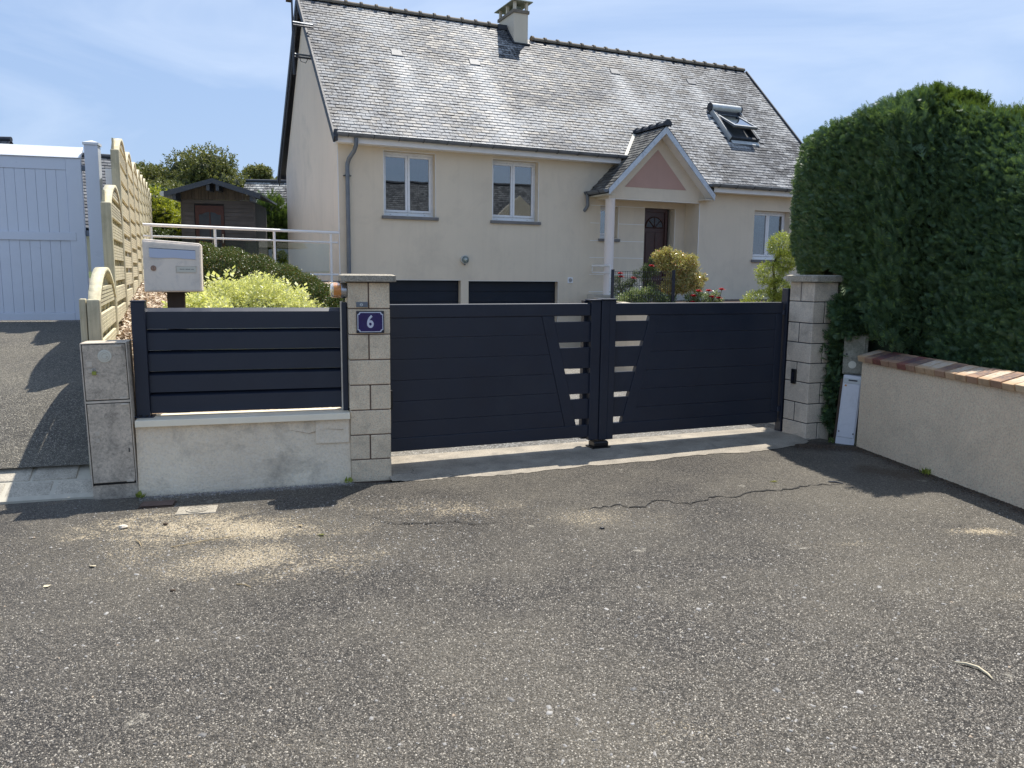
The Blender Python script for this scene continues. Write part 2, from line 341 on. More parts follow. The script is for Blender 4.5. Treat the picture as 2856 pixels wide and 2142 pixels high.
M_['mail'] = pm('chalky grey mailbox', (.86, .75, .62), .55, .06, 4, .05, 60, dirt=(.27, .275, .28), dirt_amt=.45, ds=6, streak=.3)
M_['mail_flap'] = pm('aluminium flap', (.52, .57, .68), .35, .03, 2, .0, 10, metal=.0)
M_['steel'] = pm('brushed steel', (.45, .45, .46), .3, .1, 20, .03, 200, metal=.9)
M_['label'] = pm('paper label', (.66, .63, .52), .5, .05, 10, .02, 60)
M_['copper'] = pm('corroded lock', (.40, .26, .19), .5, .3, 60, .1, 200, metal=.4)
M_['ink'] = pm('ink', (.05, .05, .05), .6, .1, 5, 0, 10)
M_['enamel'] = pm('dark blue enamel', (.012, .005, .10), .12, .1, 4, .02, 80, spec=.7)
M_['enamel_w'] = pm('white enamel', (.62, .64, .74), .2, .06, 25, .02, 80)
M_['enamel_k'] = pm('dark plate edge', (.015, .016, .03), .3, .1, 4, .02, 80)
M_['yellowlock'] = pm('tarnished brass padlock', (.30, .32, .06), .45, .2, 40, .1, 60, metal=.3)
M_['coffret'] = pm('white meter box', (.68, .68, .70), .45, .05, 3, .05, 60, dirt=(.36, .36, .36), dirt_amt=.4, ds=6)
M_['old_concrete'] = pm('lichened concrete', (.30, .285, .225), .9, .25, 6, .6, 60, dirt=(.10, .11, .07), dirt_amt=.8, ds=6, speck=.4, spn=60, coord='World')
M_['paver'] = pm('kerb sett', (.50, .45, .36), .9, .2, 12, .6, 90, speck=.5, spn=90, orand=.3, coord='World')
M_['mortar'] = pm('pale mortar', (.50, .46, .37), .9, .1, 12, .4, 90)
M_['soil'] = pm('brown soil', (.075, .05, .032), .95, .35, 9, .8, 60, coord='World')
M_['grass'] = pm('grass ground', (.06, .085, .025), .95, .4, 3, .8, 60, coord='World')
M_['terrace'] = pm('terrace slab', (.5, .48, .43), .85, .1, 2, .2, 60)
M_['bark'] = pm('bark', (.09, .07, .05), .9, .3, 6, .8, 20)
M_['cableblack'] = M_['black']
M_['ivorystick'] = pm('dry stalk', (.58, .50, .34), .7, .12, 30, .2, 60)
M_['twig'] = pm('dry twig', (.38, .29, .16), .8, .2, 30, .2, 60)
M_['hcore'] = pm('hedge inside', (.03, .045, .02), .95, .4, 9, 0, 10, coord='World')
M_['treecore'] = pm('dark crown filler', (.03, .04, .014), .95, .5, 6, .8, 12, coord='World')
M_['thuja'] = leafmat('thuja', (.072, .135, .075), (.145, .225, .105), .30, .42, tip=(.20, .30, .09), clump=2.6)
M_['thuja_top'] = leafmat('yellow green thuja tips', (.055, .10, .025), (.13, .19, .045), .5, .5, clump=3)  # yellower, more translucent green than the hedge faces
M_['box'] = leafmat('box leaves', (.032, .062, .014), (.14, .185, .04), .35, .35, tip=(.22, .13, .04), clump=5)
M_['gold'] = leafmat('golden leaves', (.50, .54, .17), (.92, .90, .56), .5, .35, tip=(.75, .74, .5), clump=6)
M_['goldgreen'] = leafmat('yellow green leaves', (.16, .22, .03), (.50, .50, .06), .5, .4, clump=3)
M_['tree'] = leafmat('chestnut leaves', (.08, .10, .028), (.22, .23, .07), .35, .5, tip=(.32, .31, .12), clump=.45)
M_['tree_dark'] = leafmat('dark leaves', (.035, .06, .022), (.10, .14, .045), .3, .5, clump=.5)
M_['bronze'] = leafmat('bronze shrub leaves', (.20, .24, .07), (.72, .62, .26), .45, .28, tip=(.62, .32, .18), clump=8, sheen=.8)  # leaf colours brightened to carry sunlight and glossy highlights
M_['rosegreen'] = leafmat('rose leaves', (.07, .13, .04), (.34, .42, .16), .42, .3, tip=(.70, .72, .55), clump=7, sheen=.8)  # sunlit gloss put into the leaf colour here too
M_['shrubgreen'] = leafmat('shrub leaves', (.12, .18, .035), (.60, .64, .16), .45, .35, clump=7)  # brightened in colour for the sunlit look
M_['petal'] = pm('red petals', (.42, .006, .012), .5, .3, 60, .1, 90)
def slatemat(name, base, lichen, amt, streaks=()):
    t = NT(name); v = t.coord('World'); o = t.coord('Object')
    isl = t.island(); ob = t.objrand(); r = t.math('FRACT', t.math('ADD', isl, t.math('MULTIPLY', ob, 7.3)))
    c = t.mix(r, sc(base, .55), sc(base, 1.6))
    n1 = t.noise(v, 16, 6, .78); big = t.noise(v, .55, 4, .6)
    f = t.math('ADD', t.math('ADD', n1, t.math('MULTIPLY', t.math('SUBTRACT', r, .5), .16)), t.math('MULTIPLY', t.math('SUBTRACT', big, .5), .62))
    c = t.mix(t.math('MULTIPLY', t.rng(f, .44, .60), amt), c, lichen)
    c = t.mix(t.math('MULTIPLY', t.rng(t.noise(v, 9, 6, .8, .5), .54, .68), .55), c, (.035, .036, .03))
    c = t.mix(t.math('MULTIPLY', t.rng(t.noise(v, 1.7, 4, .6, 0, (1, 1, .35)), .55, .7), .3), c, sc(base, .5))
    if streaks:
        g = t.n('SeparateXYZ'); t.l(o, g.inputs[0]); tot = None; wob = t.math('MULTIPLY', t.math('SUBTRACT', t.noise(o, 1.3, 5, .7), .5), .75)
        for x, z in streaks:
            dz = t.math('SUBTRACT', z, g.outputs[2])
            w = t.math('ADD', .17, t.math('MULTIPLY', t.math('MAXIMUM', dz, 0), .11))
            dx = t.math('ABSOLUTE', t.math('ADD', t.math('SUBTRACT', g.outputs[0], x), t.math('MULTIPLY', wob, dz)))
            k = t.math('MULTIPLY', t.rng(t.math('DIVIDE', dx, w), .1, 1.9, 1, 0), t.math('MULTIPLY', t.rng(dz, -.05, .05), t.rng(dz, .4, 3.6, 1, 0)))
            tot = k if tot is None else t.math('MAXIMUM', tot, k)
        tot = t.math('MULTIPLY', tot, t.rng(t.noise(v, 14, 5, .75), .34, .54, .35, 1))
        c = t.mix(t.math('MULTIPLY', tot, .9), c, t.mix(r, (.38, .38, .38), (.55, .55, .53)))
    t.l(c, t.p.inputs['Base Color'])
    t.l(t.rng(t.math('ADD', t.math('MULTIPLY', r, .6), t.math('MULTIPLY', n1, .4)), .1, .9, .5, .75), t.p.inputs['Roughness']); t.p.inputs['Specular IOR Level'].default_value = .25
    t.bump(t.math('ADD', t.noise(v, 40, 4, .7), t.math('MULTIPLY', t.noise(v, 7, 2), .8)), .35, .006)
    return t.m
M_['slate'] = slatemat('lichened slate', (.065, .069, .078), (.42, .42, .41), .9, [(1.93, 6.81), (3.97, 6.84), (8.31, 7.15), (10.92, 7.14)])
M_['slate_porch'] = slatemat('porch slate', (.085, .085, .085), (.21, .205, .18), .8)
M_['slate_far'] = slatemat('far slate', (.09, .085, .085), (.50, .50, .47), .95)
M_['slate_plain'] = slatemat('plain slate', (.10, .105, .115), (.22, .22, .22), .5)

# ------------------------------------------------------------------ SETTING: ground sheets
def gz(x): return .0085*x
def sheet(name, pts, mat, **p):
    mb = MB(); mb.add(pts, [tuple(range(len(pts)))]); return mb.build(name, mat, None, **p)
# base ground far and wide (garden soil and grass under everything)
def base_h(x, y):
    if y < 6.1: return -.35
    k = min(1, (y-6.1)/2.5)
    return -.62*(1-k) + (-.62 if -4 < x < 3.5 else -.3)*k + 0
xs = [-900, -300, -120, -60, -30, -18, -12, -8, -6, -4.2, -2, 0, 2, 4, 6, 9, 14, 20, 30, 60, 120, 300, 900]
ys = [-900, -300, -100, -50, -30, -10, 0, 6.1, 7.5, 9, 12, 16, 19, 22, 26, 32, 45, 70, 120, 300, 900]
V = []; F = []
for j, y in enumerate(ys):
    for i, x in enumerate(xs):
        z = -.62
        if y > 15 and x < -7: z = min(1.6, 1.2+(y-15)*.03)
        if y > 30: z = min(1.6, .2+(y-30)*.1)
        V.append((x, y, z))
for j in range(len(ys)-1):
    for i in range(len(xs)-1): a = j*len(xs)+i; F.append((a, a+1, a+1+len(xs), a+len(xs)))
MB().add(V, F).build('ground', M_['grass'], kind='structure')
# street: one fine strip near the entrance, wide sheet beyond
sheet('street', [(-60, -45, gz(-60)-.004), (60, -45, gz(60)-.004), (60, 5.5, gz(60)-.004), (3.62, 5.5, gz(3.6)), (3.38, 7.45, gz(3.4)), (3.0, 8.0, gz(3)), (2.7, 7.55, gz(2.7)), (-.9, 6.13, gz(-.9)), (-1.25, 6.10, gz(-1.2)), (-3.0, 5.62, gz(-3)), (-3.3, 5.72, gz(-3.3)-.012), (-8, 4.3, gz(-8)-.01), (-60, -9, gz(-60))], M_['asphalt'], kind='structure', label='worn grey asphalt street in front of the gate')
# neighbour's driveway rising behind a kerb of setts
nf = math.radians(16); na = Vector((math.cos(nf), math.sin(nf), 0)); nb = Vector((-math.sin(nf), math.cos(nf), 0))
def ndrive(y): return np.interp(y, [5.6, 6.0, 6.6, 6.94, 8.45, 10, 13, 20], [-.02, .16, .42, .55, .83, .97, 1.15, 1.4])
V = []; F = []; rows = [5.98, 6.1, 6.3, 6.6, 7, 7.5, 8, 8.7, 9.4, 10.2, 12, 15, 20]
for r_ in rows:
    xr = -.4225*r_-.568-.14
    for k in range(13):
        x = xr - k*1.1; y = r_ + (x-xr)*math.tan(nf); V.append((x, y, float(ndrive(r_))))
for j in range(len(rows)-1):
    for i in range(12): a = j*13+i; F.append((a, a+1, a+14, a+13))
MB().add(V, F).build('driveway', M_['asphalt_new'], kind='structure', smooth='all', label="neighbour's asphalt driveway rising to the white gate")
# kerb of setts with pale mortar
kb = thing('kerb_of_setts', 'low strip of grey stone setts with pale mortar crossing the driveway beside the concrete cabinet', 'kerb', (-3.07, 5.70, 0), nf)
mb = MB()
def kz(y): return float(np.interp(y, [0, .42], [-.02, .155]))
mb.prism([(-.02, -.2), (-.02, -.018), (.42, .145), (.42, -.2)], -6, 0, 'x'); mb.build('mortar_bed', M_['mortar'], kb)
for row in range(2):
    x = -.03 - row*.14; j = 0
    while x > -4.2:
        w = random.uniform(.24, .36); y0 = .0+row*.21; y1 = y0+.19
        z0, z1 = kz(y0)+.008, kz(y1)+.008
        MB().add([(x-w+.016, y0, z0-.08), (x, y0, z0-.08), (x+random.uniform(-.02, .02), y1, z1-.08), (x-w+.018, y1, z1-.08), (x-w+.016, y0, z0), (x, y0, z0), (x-.01, y1, z1), (x-w+.02, y1, z1)],
            [(0,3,2,1),(4,5,6,7),(0,1,5,4),(1,2,6,5),(2,3,7,6),(3,0,4,7)]).build('sett', M_['paver'], kb, bevel=.008)
        x -= w
# private driveway going down to the garage
HY = R(24.709); hX = Vector((math.cos(HY), math.sin(HY), 0)); hN = Vector((-math.sin(HY), math.cos(HY), 0)); H0 = Vector((-3.765, 17.5, 0))
GY = R(22.454); gX = Vector((math.cos(GY), math.sin(GY), 0)); gN = Vector((-math.sin(GY), math.cos(GY), 0)); G0 = Vector((-.95, 6.166, 0))
FLOOR = -.52
V = []; F = []; nn = 14
for j in range(nn+1):
    t = j/nn; zz = FLOOR*(1-(1-t)**1.35)*1.0 + .012
    a = (G0+gX*-.6+gN*.62).lerp(H0+hX*.0+hN*.3, t); b = (G0+gX*4.6+gN*.62).lerp(H0+hX*6.4+hN*.3, t)
    for i in range(9): p = a.lerp(b, i/8); V.append((p.x, p.y, zz))
for j in range(nn):
    for i in range(8): q = j*9+i; F.append((q, q+1, q+10, q+9))
MB().add(V, F).build('garage_driveway', M_['drive'], kind='structure', smooth='all', label='pale washed gravel driveway behind the gate')
# concrete threshold between the pillars
def gp(u, n, z): p = G0+gX*u+gN*n; return (p.x, p.y, z)
edge = [(0, -.02), (.25, -.10), (.5, -.08), (.8, -.15), (1.2, -.17), (1.7, -.15), (2.3, -.19), (2.8, -.16), (3.3, -.24), (3.7, -.2), (4.1, -.12), (4.25, -.02)]
e2 = []
for (u1, n1), (u2, n2) in zip(edge[:-1], edge[1:]):
    for k in range(8): e2.append((u1+(u2-u1)*k/8, n1+(n2-n1)*k/8+random.uniform(-.022, .022)))
edge = e2+[edge[-1]]
mb = MB(); V = [gp(u, n, gz(G0.x+u)+.003) for u, n in edge]; U = [gp(u, .66, .018) for u, n in reversed(edge)]
Mid = [gp(u, .12, gz(G0.x+u)+.022) for u, n in edge]
n_ = len(edge)
vs_ = V+Mid+[gp(u, .66, .03) for u, n in edge]
mb.add(vs_, [(i, i+1, i+1+n_, i+n_) for i in range(n_-1)]+[(i+n_, i+1+n_, i+1+2*n_, i+2*n_) for i in range(n_-1)])
mb.build('threshold', M_['concrete_strip'], kind='structure', label='cracked pale concrete threshold strip under the gate')
# cracks in the asphalt: thin irregular flat strips, the shadow of their depth only in the colour
def crack(pts, w, z=.004):
    V = []; F = []; P = []
    for a, b in zip(pts[:-1], pts[1:]):
        n = max(2, int((Vector(b)-Vector(a)).length/.035))
        for i in range(n): P.append(Vector(a).lerp(Vector(b), i/n))
    P.append(Vector(pts[-1])); m = len(P)
    for i, p in enumerate(P):
        taper = min(1, i/6, (m-1-i)/6)
        jx, jy = random.uniform(-.016, .016), random.uniform(-.026, .026); ww = w*taper*random.uniform(.25, 1.5)+.0008
        V += [(p.x+jx, p.y+jy-ww, gz(p.x)+z), (p.x+jx, p.y+jy+ww, gz(p.x)+z)]
    F = [(2*i, 2*i+2, 2*i+3, 2*i+1) for i in range(m-1)]
    MB().add(V, F).build('pavement_crack', M_['crack'], kind='structure')
def G(px, py, z=0.0):   # a point of the photograph on the flat ground (metres)
    d = rt*(px-1428)/2215.85 - up*(py-1071)/2215.85 + fw; return Vector((0, 0, 1.65))+d*((z-1.65)/d.z)
def GP(l): return [tuple(G(x, y)) for x, y in l]
# crack lines surveyed on the ground
crack(GP([(1600, 1428), (1660, 1420), (1725, 1412), (1790, 1420), (1830, 1400), (1930, 1412), (1990, 1392), (2060, 1390), (2100, 1378), (2190, 1372), (2240, 1362), (2360, 1358)]), .009)
crack(GP([(1010, 1428), (1060, 1445), (1100, 1457), (1190, 1460), (1260, 1452), (1330, 1462), (1400, 1452)]), .006)
crack(GP([(1080, 1292), (1115, 1280), (1145, 1283), (1120, 1290), (1130, 1300), (1150, 1312), (1152, 1326), (1175, 1324)]), .007, .026)
crack(GP([(1205, 1330), (1225, 1322), (1300, 1328)]), .003, .01)
# mulch garden between the wooden fence and the garage driveway
def mul_h(x, y): return float(np.interp(y, [6.0, 6.35, 6.9, 7.5, 8.5, 12, 15, 18], [.40, .44, .86, .98, 1.08, 1.30, 1.40, 1.42]))
V = []; F = []; ry = np.concatenate([np.arange(6.02, 8, .22), np.arange(8, 16.5, .7)]); NX = 14
for y in ry:
    xl = -.4225*y-.568+.0; xr = float(np.interp(y, [6, 17], [-1.32, -3.75]))
    yo = 0
    for i in range(NX+1):
        t = i/NX; x = xl+(xr-xl)*t; yy = y + (.43*t-.30 if y < 6.9 else 0)*max(0, (6.9-y)/.9)
        V.append((x, yy, mul_h(x, y)+random.uniform(-.02, .02)))
W_ = NX+1
for j in range(len(ry)-1):
    for i in range(NX): a = j*W_+i; F.append((a, a+1, a+1+W_, a+W_))
M_['mulch'] = pm('chipped bark', (.52, .38, .26), .9, .35, 25, 1.0, 45, dirt=(.15, .09, .05), dirt_amt=.9, ds=28, coord='World', bd=.03)
MB().add(V, F).build('garden_bed', M_['mulch'], kind='structure', smooth='all')
# bark chips over the bed
n = 26000; yy = RNG.uniform(6.4, 15, n)**1.0; t_ = RNG.uniform(0.0, 1, n)**1.5; xl = -.4225*yy-.568; xr = np.interp(yy, [6, 17], [-1.32, -3.75]); xx = xl+(xr-xl)*t_
P = np.stack([xx, yy, np.array([mul_h(0, q) for q in yy])+RNG.uniform(0, .03, n)], 1)
CHIP = (np.array([(0,-.25,0),(1,-.2,.0),(.95,.25,.08),(.05,.2,.08)], float), np.array([(0,1,2,3)]))
t = NT('bark chips'); t.l(t.mix(t.island(), (.22, .13, .075), (.85, .74, .58)), t.p.inputs['Base Color']); t.p.inputs['Roughness'].default_value = .8; M_['chips'] = t.m
D_ = np.stack([RNG.normal(0, 1, n), RNG.normal(0, 1, n), RNG.normal(0, .25, n)], 1)
scatter('bark_mulch', P, D_, .042, CHIP, M_['chips'], None, .1, flat=np.array([0, 0, 1.0]), kind='stuff', label='reddish bark mulch along the wooden fence')
# low retaining wall down the left side of the garage driveway, and right garden
rw = MB()
for (a, b, za, zb, z0) in (((-1.20, 6.55), (-3.70, 17.3), .95, 1.38, -.7),):
    d = (Vector(b)-Vector(a)).normalized(); s_ = Vector((-d.y, d.x))*.1
    rw.add([(a[0]-s_.x, a[1]-s_.y, z0), (a[0]+s_.x, a[1]+s_.y, z0), (b[0]+s_.x, b[1]+s_.y, z0), (b[0]-s_.x, b[1]-s_.y, z0), (a[0]-s_.x, a[1]-s_.y, za), (a[0]+s_.x, a[1]+s_.y, za), (b[0]+s_.x, b[1]+s_.y, zb), (b[0]-s_.x, b[1]-s_.y, zb)], [(0,3,2,1),(4,5,6,7),(0,1,5,4),(1,2,6,5),(2,3,7,6),(3,0,4,7)])
o = rw.build('retaining_wall', M_['render']); o['label'] = 'long low rendered retaining wall left of the garage driveway'; o['category'] = 'wall'
GR = [(3.05, 8.45), (2.62, 12.5), (2.28, 16.5), (2.05, 19.4), (6.5, 21.6), (14, 24), (16, 8), (4.2, 8.2)]
sheet('right_garden', [(x, y, 1.0) for x, y in GR], M_['soil'], kind='structure', label='planted soil of the raised right garden')
rw = MB()
for a, b in zip(GR[:3], GR[1:4]):
    d = (Vector(b)-Vector(a)).normalized(); s_ = Vector((-d.y, d.x))*.09
    rw.add([(p[0]+k*s_.x, p[1]+k*s_.y, z) for z in (-.7, 1.06) for p, k in ((a, -1), (a, 1), (b, 1), (b, -1))], [(0,3,2,1),(4,5,6,7),(0,1,5,4),(1,2,6,5),(2,3,7,6),(3,0,4,7)])
o = rw.build('retaining_wall', M_['render']); o['label'] = 'rendered retaining wall holding the rose bed right of the driveway'; o['category'] = 'wall'
o = sheet('terrace', [(-3.74, 17.45, 1.42), (-6.9, 14.85, 1.42), (-9.0, 19, 1.42), (-12, 26, 1.44), (-4, 30, 1.44), (-6.3, 24, 1.42)], M_['terrace'], kind='structure', label='pale terrace slab behind the white railing')

def grains(n, x0, x1, y0, y1, smin, smax, mat, name):
    y = y0+(y1-y0)*RNG.beta(1.0, 2.2, n); x = RNG.uniform(-1, 1, n)*(y*.66+.25)
    T = np.array([(-.5, -.35, -.1), (.5, -.4, -.1), (.45, .4, -.1), (-.45, .4, -.1), (.0, .0, .42)]); Q = np.array([(0, 1, 4), (1, 2, 4), (2, 3, 4), (3, 0, 4)])
    a = RNG.uniform(0, 6.28, n); s = RNG.uniform(smin, smax, n); c, s_ = np.cos(a)[:, None], np.sin(a)[:, None]
    X = T[None, :, 0]*s[:, None]+RNG.normal(0, .12, (n, 5))*s[:, None]; Y = T[None, :, 1]*s[:, None]+RNG.normal(0, .12, (n, 5))*s[:, None]; Z = T[None, :, 2]*(s*RNG.uniform(.6, 1.3, n))[:, None]
    V = np.stack([x[:, None]+X*c-Y*s_, y[:, None]+X*s_+Y*c, (.0085*x)[:, None]+Z], 2).reshape(-1, 3)
    return fast_mesh(name, V, (Q[None]+(np.arange(n)*5)[:, None, None]).reshape(-1, 3), mat, None, kind='stuff')
# ------------------------------------------------------------------ loose stones set in and on the asphalt
def stones(n, x0, x1, y0, y1, smin, smax, mat, name, dens=None):
    x = RNG.uniform(x0, x1, n); y = y0+(y1-y0)*RNG.uniform(0, 1, n)**1.25
    keep = np.ones(n, bool)
    P = np.stack([x, y, .0085*x+.001], 1)[keep]; n = len(P)
    T = np.array([(-.5,-.3,-.3),(.45,-.42,-.3),(.55,.3,-.3),(-.35,.45,-.3),(-.38,-.2,.22),(.3,-.3,.28),(.36,.22,.2),(-.22,.3,.26)]); Q = np.array([(4,5,6,7),(0,1,5,4),(1,2,6,5),(2,3,7,6),(3,0,4,7)])
    a = RNG.uniform(0, 6.28, n); s = RNG.uniform(0, 1, n)**2.6*(smax-smin)+smin; asp = RNG.uniform(.5, 1, n); h = RNG.uniform(.25, .55, n)
    X = T[None, :, 0]*s[:, None]; Y = T[None, :, 1]*(s*asp)[:, None]; Z = T[None, :, 2]*(s*h)[:, None]
    X = X+RNG.normal(0, .06, X.shape)*s[:, None]; Y = Y+RNG.normal(0, .06, Y.shape)*s[:, None]
    c, s_ = np.cos(a)[:, None], np.sin(a)[:, None]
    V = np.stack([P[:, 0:1]+X*c-Y*s_, P[:, 1:2]+X*s_+Y*c, P[:, 2:3]+Z], 2).reshape(-1, 3)
    F = (Q[None]+(np.arange(n)*8)[:, None, None]).reshape(-1, 4)
    return fast_mesh(name, V, F, mat, None, kind='stuff')
t = NT('chippings'); r = t.island(); c = t.mix(r, (.09, .088, .085), (.42, .40, .37)); c = t.mix(t.rng(r, .95, .96), c, (.36, .28, .20)); t.l(c, t.p.inputs['Base Color']); t.p.inputs['Roughness'].default_value = .6; M_['chipping'] = t.m
t = NT('asphalt grains'); r = t.island(); c = t.mix(t.math('POWER', r, 3.0), (.06, .053, .044), (.43, .39, .32)); t.l(c, t.p.inputs['Base Color']); t.p.inputs['Roughness'].default_value = .55; M_['grain'] = t.m
o = grains(90000, -3, 3, 2.0, 6.2, .0035, .0078, M_['grain'], 'asphalt_grains'); o['label'] = 'coarse grey aggregate grains standing proud of the worn asphalt'
o = stones(5200, -3.2, 3.4, 1.9, 5.6, .0025, .017, M_['chipping'], 'loose_chippings'); o['label'] = 'pale stone chippings scattered over the asphalt'
o = stones(170, -2.8, 3.0, 2.2, 4.2, .014, .036, M_['chipping'], 'flat_stones'); o['label'] = 'larger flat pale stones bedded in the asphalt'
o = stones(2600, -2.6, -.2, 4.2, 5.75, .003, .014, M_['chipping'], 'wall_foot_grit'); o['label'] = 'sandy grit gathered at the foot of the low wall'
def crumbs(a, b, w, n, mat, label, smin=.003, smax=.016):
    a = np.array(a, float); b = np.array(b, float); d = (b-a)/np.linalg.norm(b-a); s_ = np.array([d[1], -d[0]]); s_ = s_ if s_[1] < 0 else -s_
    o = stones(n, 0, 1, 0, 1, smin, smax, mat, 'wall_foot_debris'); m = o.data; V = np.empty(len(m.vertices)*3, np.float32); m.vertices.foreach_get('co', V); V = V.reshape(-1, 8, 3)
    c = V.mean(1); t_ = RNG.uniform(0, 1, n); q = np.abs(RNG.normal(0, w, n)); P = a[None]+(b-a)[None]*t_[:, None]+s_[None]*q[:, None]
    V[:, :, 0] += (P[:, 0]-c[:, 0])[:, None]; V[:, :, 1] += (P[:, 1]-c[:, 1])[:, None]; V[:, :, 2] += (.0085*P[:, 0]+.002-c[:, 2])[:, None]
    m.vertices.foreach_set('co', V.ravel()); m.update(); o['label'] = label
t = NT('soil crumbs'); t.l(t.mix(t.island(), (.022, .015, .01), (.16, .11, .07)), t.p.inputs['Base Color']); t.p.inputs['Roughness'].default_value = .9; M_['crumb'] = t.m
crumbs((3.33, 7.45), (3.66, 5.2), .06, 2600, M_['crumb'], 'dark soil and litter crumbs along the foot of the garden wall'); crumbs((2.72, 7.62), (3.34, 7.46), .10, 1600, M_['crumb'], 'dark soil and hedge litter between pillar and meter box')
crumbs((-2.74, 5.69), (-1.25, 6.13), .05, 2600, M_['chipping'], 'grit and mortar crumbs along the foot of the low wall')

# ------------------------------------------------------------------ HOUSE (local x along the front, y into the house, z = world)
house = thing('house', 'beige rendered house with grey slate roof, two garage doors and a gabled porch', 'house', (H0.x, H0.y, 0), HY)
def wall_holes(x0, x1, z0, z1, holes, y0, y1):
    """wall slab y0..y1 with rectangular openings (xa, xb, za, zb)"""
    mb = MB(); X_ = sorted({x0, x1, *[h[0] for h in holes], *[h[1] for h in holes]}); Z_ = sorted({z0, z1, *[h[2] for h in holes], *[h[3] for h in holes]})
    def inh(x, z): return any(h[0] < x < h[1] and h[2] < z < h[3] for h in holes)
    for i in range(len(X_)-1):
        for j in range(len(Z_)-1):
            a, b, c, d = X_[i], X_[i+1], Z_[j], Z_[j+1]
            if inh((a+b)/2, (c+d)/2): continue
            mb.add([(a, y0, c), (b, y0, c), (b, y0, d), (a, y0, d)], [(0, 1, 2, 3)]); mb.add([(a, y1, c), (b, y1, c), (b, y1, d), (a, y1, d)], [(3, 2, 1, 0)])
    for a, b, c, d in holes:
        mb.add([(a, y0, c), (b, y0, c), (b, y0, d), (a, y0, d), (a, y1, c), (b, y1, c), (b, y1, d), (a, y1, d)], [(0, 4, 5, 1), (1, 5, 6, 2), (2, 6, 7, 3), (3, 7, 4, 0)])
    mb.add([(x0, y0, z0), (x1, y0, z0), (x1, y0, z1), (x0, y0, z1), (x0, y1, z0), (x1, y1, z0), (x1, y1, z1), (x0, y1, z1)], [(0, 1, 5, 4), (1, 2, 6, 5), (2, 3, 7, 6), (3, 0, 4, 7)])
    return mb
W1 = (.98, 2.193, 2.87, 4.265); W2 = (3.586, 4.791, 2.86, 4.255); W3 = (10.903, 12.13, 2.06, 3.345); W4 = (6.526, 7.036, 2.517, 3.315)
GA = (.42, 2.802, FLOOR-.1, 1.449); GB = (2.997, 5.364, FLOOR-.1, 1.436); DR = (7.843, 8.767, 1.14, 3.325)
wall_holes(.0, 9.25, -.75, 4.36, [W1, W2, W4, GA, GB, DR], 0, .28).build('wall', M_['render'], house)
wall_holes(9.096, 13.35, .6, 4.04, [W3], -.6, -.34).build('wall', M_['render'], house)
MB().box(9.096, 9.30, -.339, -.001, .6, 3.72).build('wall', M_['render'], house)
# left gable wall, right gable wall, back wall
MB().prism([(.001, -.75), (6.75, -.75), (6.75, 4.45), (3.5, 8.02), (.001, 4.50)], -.02, .26, 'x').build('gable_wall', M_['render_gable'], house)
MB().prism([(-.599, .5), (6.5, .5), (6.5, 4.45), (3.2, 7.72), (-.599, 4.0)], 13.11, 13.38, 'x').build('gable_wall', M_['render_gable'], house)
MB().box(.3, 13.1, 6.5, 6.74, -.7, 4.45).build('wall', M_['render'], house)
# pediment above the porch opening
ped = MB(); ped.prism([(6.382, 3.44), (9.09, 3.44), (9.09, 3.86), (7.74, 5.10), (6.382, 3.76)], -.602, -.40, 'y'); ped.box(6.382, 6.60, -.399, -.001, 3.44, 3.74)
ped.build('pediment', M_['render'], house)
MB().prism([(6.83, 3.74), (8.655, 3.745), (7.76, 4.675)], -.609, -.6021, 'y').build('pediment_panel', M_['pink'], house)
MB().box(6.61, 9.09, -.398, -.002, 3.47, 3.50).build('porch_ceiling', M_['render'], house)
MB().box(6.2, 9.3, -1.1, -.005, .95, 1.13).build('porch_floor', M_['terrace'], house)
# fine corner beads: pale lines at wall edges and porch bands
mb = MB()
for x in (.985, 2.19): mb.box(x-.006, x+.006, -.004, -.0005, 2.87, 4.27)
mb.box(.98, 2.19, -.004, -.0005, 4.262, 4.272)
for x in (3.59, 4.788): mb.box(x-.006, x+.006, -.004, -.0005, 2.86, 4.25)
mb.box(3.586, 4.79, -.004, -.0005, 4.252, 4.262)
mb.box(GA[0], GA[1], -.004, -.0005, 1.449, 1.457); mb.box(GB[0], GB[1]+.006, -.004, -.0005, 1.436, 1.444); mb.box(GB[1], GB[1]+.007, -.004, -.0005, FLOOR, 1.436)
mb.box(-.024, -.006, -.003, .004, -.6, 4.36); mb.box(9.088, 9.102, -.606, -.6005, 1.0, 3.44); mb.box(6.39, 9.09, -.606, -.6025, 3.438, 3.446)
for z in (1.19, 1.62, 2.04, 2.459, 2.889, 3.32):
    mb.box(6.24, 6.50 if z > 2.4 and z < 3.3 else 7.83, -.0045, -.0006, z-.007, z+.007)
    if 2.4 < z < 3.3: mb.box(7.06, 7.83, -.0045, -.0006, z-.007, z+.007)
for x in (7.06, 8.79): mb.box(x-.005, x+.005, -.0045, -.0006, 2.5 if x < 8 else 1.2, 3.32)
for i in range(0, len(mb.v), 8): q = MB(); q.add(mb.v[i:i+8], [tuple(k-0 for k in f) for f in [(0,3,2,1),(4,5,6,7),(0,1,5,4),(1,2,6,5),(2,3,7,6),(3,0,4,7)]]); q.build('corner_bead', M_['white_paint'], house)

